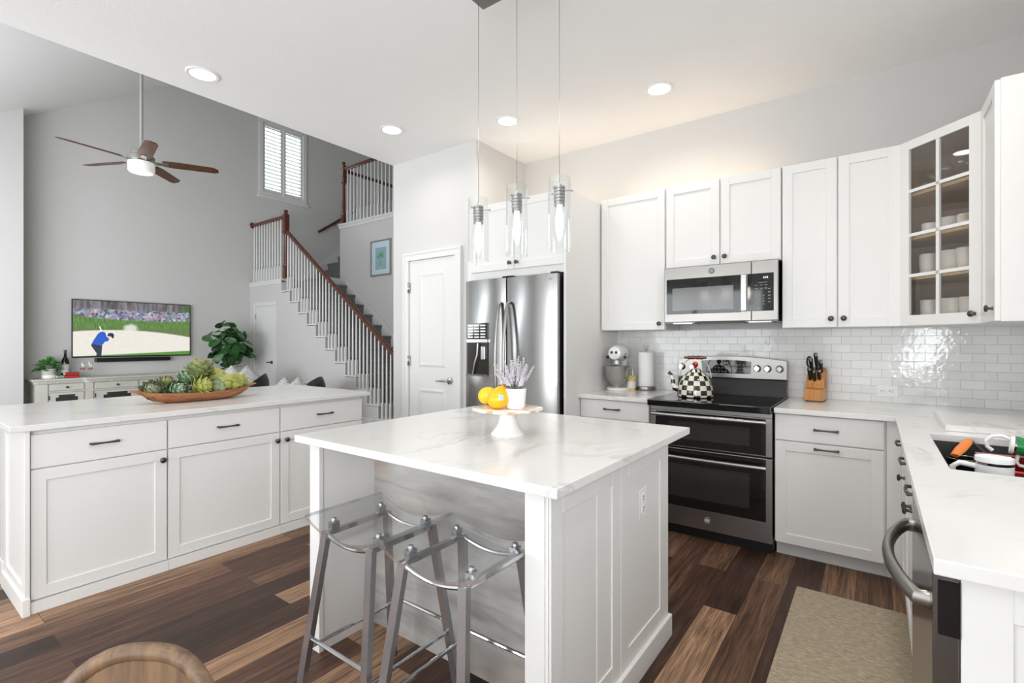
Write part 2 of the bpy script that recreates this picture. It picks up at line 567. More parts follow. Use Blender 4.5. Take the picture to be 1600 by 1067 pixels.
M['matboard'] = plain('pale_blue_mat_board', '#c9dbe6', 0.8)
M['art'] = m_art()
M['artleaf'] = plain('painted_leaf', '#5f9a62', 0.5)
M['warm'] = emitter('warm_led_strip', (1.0, 0.72, 0.45), 7.0)
M['outletgrey'] = plain('outlet_slots', '#4b4b4b', 0.6)
M['screen'] = m_screen()
for _k, _c in (('g_shirt', '#234a9c'), ('g_trouser', '#2a2f3c'), ('g_cap', '#29283a'), ('g_skin', '#c99a86'), ('g_white', '#dfe5f2')):
    M[_k] = emitter('screen_' + _k[2:] + '_pixels', _c, 0.95)

# ------------------------------------------------------------------ mesh helpers
BASE = {}


class MB:
    def __init__(self):
        self.bm = bmesh.new()
        self.mi = 0

    def _f(self, vs, smooth=False):
        try:
            f = self.bm.faces.new(vs)
        except ValueError:
            return None
        f.material_index = self.mi
        f.smooth = smooth
        return f

    def box(self, x0, x1, y0, y1, z0, z1):
        x0, x1 = sorted((x0, x1)); y0, y1 = sorted((y0, y1)); z0, z1 = sorted((z0, z1))
        v = [self.bm.verts.new(p) for p in ((x0, y0, z0), (x1, y0, z0), (x1, y1, z0), (x0, y1, z0), (x0, y0, z1), (x1, y0, z1), (x1, y1, z1), (x0, y1, z1))]
        for q in ((3, 2, 1, 0), (4, 5, 6, 7), (0, 1, 5, 4), (1, 2, 6, 5), (2, 3, 7, 6), (3, 0, 4, 7)):
            self._f([v[i] for i in q])
        return self

    def poly(self, pts):
        self._f([self.bm.verts.new(p) for p in pts])
        return self

    def prism(self, pts, axis, a0, a1):
        """polygon pts (2D) extruded along axis: 'z' -> (x,y), 'y' -> (x,z), 'x' -> (y,z)"""
        def P(p, a):
            return {'z': (p[0], p[1], a), 'y': (p[0], a, p[1]), 'x': (a, p[0], p[1])}[axis]
        A = [self.bm.verts.new(P(p, a0)) for p in pts]
        B = [self.bm.verts.new(P(p, a1)) for p in pts]
        n = len(pts)
        self._f(A[::-1]); self._f(B)
        for i in range(n):
            self._f([A[i], A[(i + 1) % n], B[(i + 1) % n], B[i]])
        return self

    def tube(self, path, r, n=8, cap=True, closed=False, sx=1.0, sy=1.0, up=None):
        path = [Vector(p) for p in path]
        m = len(path)
        rs = r if isinstance(r, (list, tuple)) else [r] * m
        rings = []
        prev = None
        for i, p in enumerate(path):
            if closed:
                d = path[(i + 1) % m] - path[i - 1]
            else:
                d = path[min(i + 1, m - 1)] - path[max(i - 1, 0)]
            d.normalize()
            if prev is None:
                ref = Vector(up) if up else (Vector((0, 0, 1)) if abs(d.z) < 0.9 else Vector((1, 0, 0)))
                u = d.cross(ref).normalized()
            else:
                u = (prev - d * prev.dot(d)).normalized()
            w = d.cross(u).normalized()
            prev = u
            ro = PI / 4 if n == 4 else 0
            k = rs[i] * (math.sqrt(2) if n == 4 else 1)
            rings.append([self.bm.verts.new(p + (u * math.cos(2 * PI * j / n + ro) * sx + w * math.sin(2 * PI * j / n + ro) * sy) * k) for j in range(n)])
        rng = range(m) if closed else range(m - 1)
        for i in rng:
            a, b = rings[i], rings[(i + 1) % m]
            for j in range(n):
                self._f([a[j], a[(j + 1) % n], b[(j + 1) % n], b[j]], n > 5)
        if cap and not closed:
            self._f(rings[0][::-1]); self._f(rings[-1])
        return self

    def lathe(self, prof, c=(0, 0, 0), n=28, axis='z', closed=False, smooth=True, sx=1.0, sy=1.0):
        """prof: list of (r, h); axis the spin axis direction: z, -y, x"""
        c = Vector(c)

        def P(r, h, a):
            x, y = r * math.cos(a) * sx, r * math.sin(a) * sy
            if axis == 'z':
                return c + Vector((x, y, h))
            if axis == '-y':
                return c + Vector((x, -h, y))
            if axis == 'x':
                return c + Vector((h, x, y))
            return c + Vector((-h, x, y))
        rings = []
        for r, h in prof:
            if r < 1e-6:
                rings.append([self.bm.verts.new(P(0, h, 0))])
            else:
                rings.append([self.bm.verts.new(P(r, h, 2 * PI * j / n)) for j in range(n)])
        seq = list(zip(rings, rings[1:])) + ([(rings[-1], rings[0])] if closed else [])
        for a, b in seq:
            for j in range(n):
                k = (j + 1) % n
                if len(a) == 1 and len(b) == 1:
                    continue
                if len(a) == 1:
                    self._f([a[0], b[k], b[j]], smooth)
                elif len(b) == 1:
                    self._f([a[j], a[k], b[0]], smooth)
                else:
                    self._f([a[j], a[k], b[k], b[j]], smooth)
        return self

    def ball(self, c, r, n=16, m=10, sx=1, sy=1, sz=1):
        prof = [(r * math.sin(PI * i / m), -r * math.cos(PI * i / m) * sz) for i in range(m + 1)]
        prof[0] = (0, prof[0][1]); prof[-1] = (0, prof[-1][1])
        return self.lathe(prof, c, n, sx=sx, sy=sy)

    def grid(self, xs, ys, filled, z0, z1):
        """slab from a grid of cells; filled(i, j) says which cells are solid"""
        V = {}

        def v(i, j, z):
            if (i, j, z) not in V:
                V[(i, j, z)] = self.bm.verts.new((xs[i], ys[j], z))
            return V[(i, j, z)]
        nx, ny = len(xs) - 1, len(ys) - 1
        F = lambda i, j: 0 <= i < nx and 0 <= j < ny and filled(i, j)
        for i in range(nx):
            for j in range(ny):
                if not F(i, j):
                    continue
                self._f([v(i, j, z1), v(i + 1, j, z1), v(i + 1, j + 1, z1), v(i, j + 1, z1)])
                self._f([v(i, j + 1, z0), v(i + 1, j + 1, z0), v(i + 1, j, z0), v(i, j, z0)])
                if not F(i, j - 1):
                    self._f([v(i, j, z0), v(i + 1, j, z0), v(i + 1, j, z1), v(i, j, z1)])
                if not F(i, j + 1):
                    self._f([v(i + 1, j + 1, z0), v(i, j + 1, z0), v(i, j + 1, z1), v(i + 1, j + 1, z1)])
                if not F(i - 1, j):
                    self._f([v(i, j + 1, z0), v(i, j, z0), v(i, j, z1), v(i, j + 1, z1)])
                if not F(i + 1, j):
                    self._f([v(i + 1, j, z0), v(i + 1, j + 1, z0), v(i + 1, j + 1, z1), v(i + 1, j, z1)])
        return self

    def sheet(self, fn, nu, nv, thick=None, smooth=True):
        """surface fn(u,v) -> point; thick: function normal offset for a closed shell"""
        G = [[self.bm.verts.new(fn(i / nu, j / nv)) for j in range(nv + 1)] for i in range(nu + 1)]
        for i in range(nu):
            for j in range(nv):
                self._f([G[i][j], G[i + 1][j], G[i + 1][j + 1], G[i][j + 1]], smooth)
        self.last = G
        return self

    def shell(self, fa, fb, nu, nv):
        """closed slab between surfaces fa and fb"""
        A = self.sheet(fa, nu, nv).last
        B = [[self.bm.verts.new(fb(i / nu, j / nv)) for j in range(nv + 1)] for i in range(nu + 1)]
        for i in range(nu):
            for j in range(nv):
                self._f([B[i][j + 1], B[i + 1][j + 1], B[i + 1][j], B[i][j]], True)
        for i in range(nu):
            self._f([A[i][0], B[i][0], B[i + 1][0], A[i + 1][0]])
            self._f([A[i + 1][nv], B[i + 1][nv], B[i][nv], A[i][nv]])
        for j in range(nv):
            self._f([A[0][j + 1], B[0][j + 1], B[0][j], A[0][j]])
            self._f([A[nu][j], B[nu][j], B[nu][j + 1], A[nu][j + 1]])
        return self

    def xf(self, mat):
        self.bm.transform(mat)
        return self

    def bevel(self, w, seg=2, ang=30):
        self.bm.normal_update()
        es = [e for e in self.bm.edges if len(e.link_faces) == 2 and e.calc_face_angle(0) > R(ang)]
        if es:
            bmesh.ops.bevel(self.bm, geom=es, offset=w, segments=seg, affect='EDGES', profile=0.6, clamp_overlap=True)
        return self

    def build(self, name, mat, parent=None, world=False, smooth=None, kind=None):
        bm = self.bm
        if parent is not None and world:
            bm.transform(BASE[parent].inverted())
        org = None
        if parent is None and bm.verts:
            xs = [v.co.x for v in bm.verts]; ys = [v.co.y for v in bm.verts]; zs = [v.co.z for v in bm.verts]
            org = Vector(((min(xs) + max(xs)) / 2, (min(ys) + max(ys)) / 2, min(zs)))
            bm.transform(Matrix.Translation(-org))
        bmesh.ops.recalc_face_normals(bm, faces=bm.faces)
        me = bpy.data.meshes.new(name)
        bm.to_mesh(me)
        bm.free()
        for m in (mat if isinstance(mat, (list, tuple)) else [mat]):
            me.materials.append(m if not isinstance(m, str) else M[m])
        if smooth is not None:
            me.polygons.foreach_set('use_smooth', [True] * len(me.polygons))
            me.set_sharp_from_angle(angle=R(smooth))
        o = bpy.data.objects.new(name, me)
        COL.objects.link(o)
        if parent is not None:
            o.parent = parent
            BASE[o] = BASE[parent]
        else:
            o.location = org
            BASE[o] = Matrix.Translation(org)
        if kind:
            o['kind'] = kind
        return o


def tag(o, label, cat, group=None):
    o['label'] = label
    o['category'] = cat
    if group:
        o['group'] = group
    return o


def thing(name, label, cat, loc=(0, 0, 0), rz=0.0, group=None):
    o = bpy.data.objects.new(name, None)
    COL.objects.link(o)
    o.empty_display_size = 0.05
    o.location = loc
    o.rotation_euler = (0, 0, rz)
    BASE[o] = Matrix.Translation(loc) @ Matrix.Rotation(rz, 4, 'Z')
    return tag(o, label, cat, group)


def dup(o, loc, label, rz=None, scale=None):
    """a copy of a thing with copies of its parts and sub-parts"""
    r = o.copy(); COL.objects.link(r)
    r.location = loc
    if rz is not None:
        r.rotation_euler = (r.rotation_euler[0], r.rotation_euler[1], rz)
    if scale is not None:
        r.scale = (scale, scale, scale) if isinstance(scale, (int, float)) else scale
    r['label'] = label
    for ch in [c for c in COL.objects if c.parent == o]:
        k = ch.copy(); COL.objects.link(k); k.parent = r
        for g in [c for c in COL.objects if c.parent == ch]:
            h = g.copy(); COL.objects.link(h); h.parent = k
    return r


def structure(name, mb, mat, **kw):
    return mb.build(name, mat, kind='structure', **kw)


def text_mesh(s, size, extrude=0.0006):
    cu = bpy.data.curves.new('lettering', 'FONT')
    cu.body = s
    cu.size = size
    cu.align_x = 'CENTER'
    cu.align_y = 'CENTER'
    cu.extrude = extrude
    ob = bpy.data.objects.new('lettering', cu)
    COL.objects.link(ob)
    bpy.context.view_layer.update()
    me = bpy.data.meshes.new_from_object(ob.evaluated_get(bpy.context.evaluated_depsgraph_get()))
    bpy.data.objects.remove(ob)
    return me


def lettering(name, s, size, mat, parent, loc, rot=(R(90), 0, 0)):
    me = text_mesh(s, size)
    me.materials.append(M[mat])
    o = bpy.data.objects.new(name, me)
    COL.objects.link(o)
    o.parent = parent
    o.location = loc
    o.rotation_euler = rot
    BASE[o] = BASE[parent]
    return o

def casing(m, a0, a1, z0, z1, w, p0, p1, axis='x', sides=4):
    """frame of bars around an opening; a along axis, p across"""
    def bx(a, b, c, d):
        if axis == 'x':
            m.box(a, b, p0, p1, c, d)
        else:
            m.box(p0, p1, a, b, c, d)
    zb = z0 + w if sides == 4 else z0
    bx(a0, a0 + w, zb, z1 - w)
    bx(a1 - w, a1, zb, z1 - w)
    bx(a0, a1, z1 - w, z1)
    if sides == 4:
        bx(a0, a1, z0, z0 + w)
    return m


# camera helpers: place by ray on a known plane
_s, _c = math.sin(YAW), math.cos(YAW)


def ray(px, py):
    return Vector((-_s * FPX + _c * (px - 800), _c * FPX + _s * (px - 800), 534 - py))


def col_at_sum(px, s):
    d = ray(px, 534)
    k = s / (d.x + d.y)
    return d.x * k, d.y * k

# ================================================================== THE SETTING
CEIL = 3.095
WY = 4.06      # range wall
WX = 0.78      # sink wall
TX = -10.06    # television wall
SY = 4.83      # stair front
FY = 6.25      # stair far wall
WEX = -9.13    # end of the stair far wall
LZ = 3.66      # upper floor

structure('floor', MB().box(TX - 0.2, WX + 0.2, -3.0, 9.0, -0.1, 0.0), 'floor')
structure('ceiling', MB().box(-3.93, WX + 0.12, -2.9, WY + 0.12, CEIL, CEIL + 0.12), 'ceiling')
# vaulted living-room ceiling
vz = lambda y: 4.641 + 0.6385 * (y - 1.602)
structure('ceiling_vault', MB().prism([(-1.1, vz(-1.1)), (4.7, vz(4.7)), (4.7, vz(4.7) + 0.12), (-1.1, vz(-1.1) + 0.12)], 'x', TX - 0.1, -3.93), 'ceiling')
structure('ceiling_stair', MB().box(TX - 0.1, -3.85, 4.7, 9.0, vz(4.7), vz(4.7) + 0.12), 'ceiling')
structure('wall_back', MB().box(-2.83, WX + 0.12, WY, WY + 0.12, 0, CEIL), 'wall')
structure('wall_right', MB().box(WX, WX + 0.12, 2.25, WY, 0, CEIL).box(WX, WX + 0.12, -0.7, 1.25, 0, CEIL).box(WX, WX + 0.12, 1.25, 2.25, 0, 1.05).box(WX, WX + 0.12, 1.25, 2.25, 2.2, CEIL).box(WX, WX + 0.12, -2.9, -2.5, 0, CEIL).box(WX, WX + 0.12, -2.5, -0.7, 0, 0.8).box(WX, WX + 0.12, -2.5, -0.7, 2.3, CEIL), 'wall')
_w = MB()
ys = [-1.1, 5.07, 5.97, 9.0]; zs = [0, 4.37, 5.80, 7.0]
for i in range(3):
    for j in range(3):
        if (i, j) != (1, 1):
            _w.box(TX - 0.12, TX, ys[i], ys[i + 1], zs[j], zs[j + 1])
structure('wall_television', _w, 'wall')
structure('wall_jog', MB().box(TX, -9.60, -1.0, 1.50, 0, 4.72), 'wall')
structure('wall_pantry', MB().box(-3.93, -2.83, 3.31, 3.43, 0, CEIL), 'wall')
structure('wall_pantry_return', MB().box(-2.95, -2.83, 3.43, WY + 0.12, 0, CEIL), 'wall')
structure('wall_loft', MB().box(-3.93, -3.80, -1.1, 9.0, CEIL + 0.12, 7.0), 'wall')
structure('wall_pantry_side', MB().box(-3.93, -3.80, 3.43, 9.0, 0, CEIL + 0.12), 'wall')
structure('wall_stair_far', MB().box(WEX, -3.93, FY, FY + 0.12, 0, 3.69), 'wall')
structure('wall_loft_back', MB().box(TX, -3.80, 8.9, 9.0, 0, 7.0), 'wall')
structure('floor_loft', MB().box(WEX + 0.12, -3.93, FY + 0.12, 8.9, LZ - 0.2, LZ), 'carpet')
structure('trim_balcony', MB().box(WEX - 0.03, -3.93, FY - 0.035, FY + 0.14, 3.755, 3.795).box(WEX - 0.015, -3.93, FY - 0.02, FY + 0.13, 3.69, 3.755).bevel(0.006), 'trim')
structure('wall_stair_back', MB().box(WEX, WEX + 0.12, FY + 0.12, 8.9, 0, 3.69), 'wall')

# walls behind the camera, pierced by the windows the daylight comes through
_w = MB()
_w.box(-4.4, -4.15, -2.9, -2.78, 0, CEIL).box(-4.15, -1.65, -2.9, -2.78, 2.45, CEIL).box(-1.65, -1.2, -2.9, -2.78, 0, CEIL)
_w.box(-1.2, -0.7, -2.9, -2.78, 0, CEIL).box(-0.7, 0.6, -2.9, -2.78, 2.35, CEIL).box(0.6, WX + 0.1, -2.9, -2.78, 0, CEIL)
structure('wall_front', _w, 'wall')
_w = MB()
_w.box(TX, -9.0, -1.1, -1.0, 0, 3.0).box(-9.0, -4.8, -1.1, -1.0, 2.55, 3.0).box(-4.8, -4.4, -1.1, -1.0, 0, 3.0)
structure('wall_living_front', _w, 'wall')
structure('wall_living_side', MB().box(-4.4, -4.28, -2.9, -1.0, 0, CEIL), 'wall')
structure('ceiling_nook', MB().box(-4.4, -3.93, -2.9, -1.0, CEIL, CEIL + 0.1), 'ceiling')


def window_grid(name, x0, x1, y, z0, z1, nx):
    o = structure(name, MB().box(x0, x1, y - 0.03, y + 0.03, z0, z0 + 0.07).box(x0, x1, y - 0.03, y + 0.03, z1 - 0.07, z1), 'trim')
    m = MB()
    for k in range(nx + 1):
        x = x0 + (x1 - x0) * k / nx
        m.box(x - 0.035, x + 0.035, y - 0.03, y + 0.03, z0, z1)
    m.build('window_frame', 'trim', o, world=True)
    return o


window_grid('window_2', -4.15, -1.65, -2.84, 0, 2.45, 2)
window_grid('window_3', -0.7, 0.6, -2.84, 0, 2.35, 2)
_w5 = structure('window_added_sink', casing(MB(), 1.25, 2.25, 1.05, 2.2, 0.05, WX + 0.02, WX + 0.08, 'y'), 'trim')  # unseen window, added as the opening for the sink fill light
MB().box(WX + 0.03, WX + 0.07, 1.30, 2.20, 1.61, 1.65).build('sash_rail', 'trim', _w5, world=True)
_w6 = structure('window_added_side', casing(MB(), -2.5, -0.7, 0.8, 2.3, 0.05, WX + 0.02, WX + 0.08, 'y'), 'trim')  # unseen window, added as the opening for the side fill light
MB().box(WX + 0.03, WX + 0.07, -1.62, -1.58, 0.85, 2.25).build('window_frame', 'trim', _w6, world=True)
window_grid('window_4', -9.0, -4.8, -1.05, 0, 2.55, 3)

# baseboards
_h = 0.13


def baseboard(name, *boxes):
    m = MB()
    for b in boxes:
        m.box(*b, 0, _h)
    m.bevel(0.006)
    structure(name, m, 'trim')


baseboard('baseboard_television', (TX, TX + 0.015, 1.5, SY))
baseboard('baseboard_stair', (-9.03, -6.2, SY - 0.015, SY), (TX, -9.9, SY - 0.015, SY))
baseboard('baseboard_pantry', (-3.93, -3.75, 3.295, 3.31), (-3.0, -2.83, 3.295, 3.31))

# ---- stair front wall with stepped top, landing
NST = 11
RUN, RISE, LAND = 0.2786, 0.2117, 2.47
SX0 = -8.87
pts = [(TX, 0), (TX, LAND - 0.05), (SX0, LAND - 0.05)]
for k in range(NST):
    x = SX0 + RUN * k
    zt = LAND - RISE * (k + 1) - 0.035
    if zt < 0.02:
        break
    pts += [(x, zt), (x + RUN, zt)]
pts += [(pts[-1][0], 0)]
structure('wall_stair', MB().prism(pts, 'y', SY, SY + 0.1), 'wall')

# closet door under the stair
d2 = structure('door_2', MB().box(-9.79, -9.10, SY - 0.012, SY + 0.003, 0.01, 1.99), 'trim')
casing(MB(), -9.88, -9.02, 0, 2.075, 0.08, SY - 0.022, SY, sides=3).bevel(0.004, 2).build('door_casing', 'trim', d2, world=True)
MB().tube([(-9.19, SY - 0.01, 0.92), (-9.19, SY - 0.055, 0.92), (-9.30, SY - 0.06, 0.92)], 0.011, 8).lathe([(0, 0), (0.032, 0), (0.03, 0.012), (0, 0.014)], (-9.19, SY - 0.012, 0.92), 16, '-y').build('door_handle', 'bronze', d2, world=True, smooth=40)
for z in (0.25, 1.0, 1.8):
    MB().box(-9.805, -9.787, SY - 0.027, SY - 0.008, z - 0.045, z + 0.045).build('hinge', 'nickel', d2, world=True)

# pantry door
PX0, PX1 = -3.675, -3.065


def raised_door(x0, x1, y, z0, z1, panels):
    xs = sorted({x0, x1} | {v for p in panels for v in p[:2]})
    zs_ = sorted({z0, z1} | {v for p in panels for v in p[2:]})
    m = MB()
    m.box(x0, x1, y, y + 0.035, z0, z1)
    for a, b, c, d in panels:
        # moulded recess drawn as a sunk frame: sloped moulding + raised field
        w = 0.022; e = 0.045
        P0 = [(a, y - 0.0005, c), (b, y - 0.0005, c), (b, y - 0.0005, d), (a, y - 0.0005, d)]
        P1 = [(a + w, y - 0.008, c + w), (b - w, y - 0.008, c + w), (b - w, y - 0.008, d - w), (a + w, y - 0.008, d - w)]
        P2 = [(a + e, y - 0.001, c + e), (b - e, y - 0.001, c + e), (b - e, y - 0.001, d - e), (a + e, y - 0.001, d - e)]
        V = [[m.bm.verts.new(p) for p in q] for q in (P0, P1, P2)]
        for A, B in ((V[0], V[1]), (V[1], V[2])):
            for i in range(4):
                m._f([A[i], A[(i + 1) % 4], B[(i + 1) % 4], B[i]])
        m._f(V[2])
    return m


d1 = structure('door_1', raised_door(PX0, PX1, 3.30, 0.01, 2.095, [(-3.545, -3.185, 1.07, 1.975), (-3.545, -3.185, 0.22, 0.87)]), 'trim')
casing(casing(MB(), -3.75, -2.995, 0, 2.17, 0.068, 3.283, 3.3095, sides=3).bevel(0.003, 2), -3.757, -2.988, 0, 2.177, 0.02, 3.276, 3.3093, sides=3).build('door_casing', 'trim', d1, world=True)
MB().tube([(-3.135, 3.30, 0.955), (-3.135, 3.245, 0.955), (-3.15, 3.238, 0.955), (-3.255, 3.238, 0.952)], [0.011, 0.011, 0.011, 0.008], 10).lathe([(0, 0), (0.034, 0), (0.032, 0.012), (0.015, 0.016), (0, 0.016)], (-3.135, 3.30, 0.955), 20, '-y').build('door_handle', 'nickel', d1, world=True, smooth=40)
for z in (0.3, 1.13, 1.84):
    MB().tube([(PX0 - 0.004, 3.285, z - 0.05), (PX0 - 0.004, 3.285, z + 0.05)], 0.009, 8).box(PX0 - 0.02, PX0 + 0.012, 3.287, 3.302, z - 0.045, z + 0.045).build('hinge', 'nickel', d1, world=True)

# stair window with plantation shutters
w1 = structure('window_1', MB().box(TX - 0.10, TX - 0.09, 5.07, 5.97, 4.37, 5.80), 'sky')
casing(MB(), 5.0, 6.04, 4.30, 5.88, 0.08, TX - 0.02, TX + 0.025, 'y').box(TX - 0.02, TX + 0.045, 4.97, 6.07, 4.25, 4.30).bevel(0.004, 2).build('window_frame', 'trim', w1, world=True)
for a, b in ((5.08, 5.515), (5.525, 5.96)):
    sh = casing(MB(), a, b, 4.38, 5.80, 0.05, TX - 0.035, TX + 0.0, 'y').box(TX - 0.03, TX - 0.005, a + 0.05, b - 0.05, 4.43, 4.455).build('shutter_panel', 'trim', w1, world=True)
    lv = MB()
    nl = 17
    for k in range(nl):
        z = 4.495 + (5.72 - 4.495) * k / (nl - 1)
        lv.prism([(TX - 0.058, z + 0.026), (TX - 0.052, z + 0.036), (TX + 0.012, z - 0.016), (TX + 0.006, z - 0.026)], 'y', a + 0.05, b - 0.05)
    lv.build('louvers', 'trim', sh, world=True)

# backsplash
structure('wall_backsplash', MB().box(-1.83, WX, WY - 0.010, WY, 0.915, 1.41).box(WX - 0.010, WX, 2.30, WY - 0.010, 0.915, 1.41).box(WX - 0.010, WX, 1.2, 2.30, 0.915, 1.04), 'tile')

# knee wall that carries the overhang of the long island
structure('wall_knee', MB().box(-3.93, -3.775, 0.52, 2.44, 0, 0.885), 'wall')
baseboard('baseboard_knee', (-3.945, -3.775, 0.505, 0.52), (-3.945, -3.93, 0.505, 2.455))

# ================================================================== KITCHEN CABINETRY
def shaker(w, h, x0=0, z0=0, rail=0.058, t=0.02, rec=0.008, rails=None):
    """door front: local x width, z height, front at y=-t, back at y=0"""
    m = MB()
    a, b, c, d = x0, x0 + w, z0, z0 + h
    r = rail
    m.box(a, a + r, -t, 0, c, d).box(b - r, b, -t, 0, c, d).box(a + r, b - r, -t, 0, c, c + r).box(a + r, b - r, -t, 0, d - r, d)
    m.bevel(0.0015, 1)
    m.box(a + r - 0.002, b - r + 0.002, -t + rec, -0.002, c + r - 0.002, d - r + 0.002)
    return m


def knob(parent, x, z, y=-0.02, name='knob'):
    m = MB().lathe([(0, 0), (0.009, 0), (0.007, 0.006), (0.0055, 0.012), (0.007, 0.017), (0.0155, 0.020), (0.0165, 0.025), (0.012, 0.030), (0, 0.032)], (x, y, z), 18, '-y')
    return m.build(name, 'bronze', parent, smooth=40)


def pull(parent, x, z, y=-0.02, L=0.115):
    h = L / 2
    pts_ = [(x - h, y, z), (x - h, y - 0.022, z)] + [(x - h + L * k / 8, y - 0.024 - 0.006 * math.sin(PI * k / 8), z) for k in range(9)] + [(x + h, y - 0.022, z), (x + h, y, z)]
    m = MB().tube(pts_, [0.0055, 0.006, 0.0075, 0.0065, 0.0055, 0.005, 0.0048, 0.005, 0.0055, 0.0065, 0.0075, 0.006, 0.0055], 8, sy=1.0)
    return m.build('handle', 'bronze', parent, smooth=50)


def cabinet(name, label, loc, rz, w, depth, z0, z1, fronts, toe=None, group=None, body=True):
    t = thing(name, label, 'cabinet', loc, rz, group)
    if body:
        MB().box(0.001, w - 0.001, 0, depth, z0, z1).build('cabinet_body', 'cab', t)
    if toe:
        ty, tz = toe
        MB().box(0.001, w - 0.001, ty, ty + 0.02, 0, tz).build('toe_kick', 'cab', t)
    for f in fronts:
        kind, a, b, c, d = f[:5]
        if kind == 'door':
            o = shaker(b - a, d - c, a, c).build('door', 'cab', t)
        else:
            o = MB().box(a, b, -0.02, 0, c, d).bevel(0.002, 2).build('drawer', 'cab', t)
        for hw in f[5:]:
            (knob if hw[0] == 'k' else pull)(o, hw[1], hw[2])
    return t


# ---- long island on the living-room side (faces +X)
LX = -3.30
g = 'base cabinets of the long island'
q = R(90)
cabinet('base_cabinet', 'white base cabinet nearest the open end of the long island', (LX, 0.533, 0), q, 0.577, 0.46, 0.05, 0.885,
        [('drawer', 0.004, 0.573, 0.698, 0.862, ('p', 0.287, 0.785)), ('door', 0.004, 0.573, 0.062, 0.692, ('k', 0.548, 0.640))], (-0.03, 0.055), g)
cabinet('base_cabinet', 'middle white base cabinet of the long island below the artichoke bowl', (LX, 1.110, 0), q, 0.667, 0.46, 0.05, 0.885,
        [('drawer', 0.004, 0.663, 0.698, 0.862, ('p', 0.325, 0.785)), ('door', 0.004, 0.663, 0.062, 0.692, ('k', 0.640, 0.640))], (-0.03, 0.055), g)
cabinet('base_cabinet', 'white base cabinet at the stair end of the long island', (LX, 1.777, 0), q, 0.670, 0.46, 0.05, 0.885,
        [('drawer', 0.004, 0.666, 0.698, 0.862, ('p', 0.335, 0.785)), ('door', 0.004, 0.666, 0.062, 0.692, ('k', 0.040, 0.640))], (-0.03, 0.055), g)
ep = thing('end_panel', 'white framed panel closing the open end of the long island', 'panel', (-3.77, 0.533, 0), 0)
shaker(0.505, 0.815, 0, 0.07, 0.06).build('panel', 'cab', ep)
MB().box(-0.005, 0.515, -0.03, 0.0, 0, 0.085).bevel(0.004).build('base_trim', 'cab', ep)
ws = MB().box(-4.40, -3.25, 0.461, 2.495, 0.885, 0.915).bevel(0.003, 2).build('worktop', 'quartz')
tag(ws, 'long white quartz worktop under the wooden artichoke bowl', 'worktop')

# ---- square island
si = thing('kitchen_island', 'square white kitchen island with stools tucked into its knee space', 'island', (-1.32, 1.75, 0))
m = MB().box(-1.95, -0.75, 1.50, 2.20, 0.09, 0.885)
m.build('cabinet_body', 'cab', si, world=True)
MB().box(-1.95, -1.89, 1.20, 1.50, 0, 0.885).bevel(0.002).build('left_leg_panel', 'cab', si, world=True)
MB().box(-1.955, -1.885, 1.19, 1.21, 0, 0.885).bevel(0.002).build('leg_stile', 'cab', si, world=True)
MB().box(-1.89, -0.83, 1.478, 1.50, 0, 0.885).build('back_panel', 'greywash', si, world=True)['label'] = 'grey washed wood panel'
MB().box(-0.83, -0.752, 1.20, 2.19, 0, 0.885).build('right_leg_panel', 'cab', si, world=True)
MB().box(-0.832, -0.764, 1.193, 1.205, 0, 0.885).bevel(0.002).build('leg_stile', 'cab', si, world=True)
mm = MB()
for a, b in ((1.20, 1.678), (1.682, 2.19)):
    mm.box(-0.755, -0.745, a, a + 0.068, 0.0, 0.885).box(-0.755, -0.745, b - 0.068 if b < 2 else b - 0.1, b, 0.0, 0.885)
    e = b - 0.068 if b < 2 else b - 0.1
    mm.box(-0.755, -0.745, a + 0.068, e, 0.0, 0.165).box(-0.755, -0.745, a + 0.068, e, 0.805, 0.885)
mm.bevel(0.0015, 1).build('side_frame', 'cab', si, world=True)
MB().box(-0.756, -0.731, 1.185, 2.205, 0, 0.095).bevel(0.004).build('base_trim', 'cab', si, world=True)
for k in range(2):
    x0 = -1.94 + 0.6 * k
    sd = shaker(0.585, 0.76, 0, 0.10).xf(Matrix.Translation((x0 + 0.585, 2.20, 0)) @ Matrix.Rotation(PI, 4, 'Z')).build('door', 'cab', si, world=True)
MB().box(-1.95, -0.75, 2.12, 2.14, 0, 0.09).build('toe_kick', 'cab', si, world=True)
wi = MB().box(-2.005, -0.694, 1.148, 2.34, 0.885, 0.915).bevel(0.003, 2).build('worktop', 'quartz')
tag(wi, 'square white quartz worktop under the cake stand', 'worktop')


def outlet(name_label, loc, rz, horizontal):
    t = thing('electrical_outlet', name_label, 'outlet', loc, rz)
    m = MB()
    if horizontal:
        m.box(-0.058, 0.058, -0.006, 0, -0.037, 0.037).bevel(0.002)
    else:
        m.box(-0.036, 0.036, -0.006, 0, -0.058, 0.058).bevel(0.002)
    m.build('cover_plate', 'white', t)
    for s in (-1, 1):
        m = MB()
        cx, cz = (s * 0.022, 0) if horizontal else (0, s * 0.022)
        m.box(cx - 0.016, cx + 0.016, -0.008, -0.005, cz - 0.016, cz + 0.016).bevel(0.001, 1)
        so = m.build('socket', 'white', t)
        k = MB()
        if horizontal:
            k.box(cx - 0.012, cx - 0.007, -0.009, -0.0075, cz - 0.003, cz + 0.003).box(cx, cx + 0.008, -0.009, -0.0075, cz + 0.004, cz + 0.006).box(cx, cx + 0.008, -0.009, -0.0075, cz - 0.006, cz - 0.004)
        else:
            k.box(cx - 0.006, cx - 0.004, -0.009, -0.0075, cz, cz + 0.007).box(cx + 0.004, cx + 0.006, -0.009, -0.0075, cz, cz + 0.007).box(cx - 0.002, cx + 0.002, -0.009, -0.0075, cz - 0.011, cz - 0.006)
        k.build('slots', 'outletgrey', so)
    return t


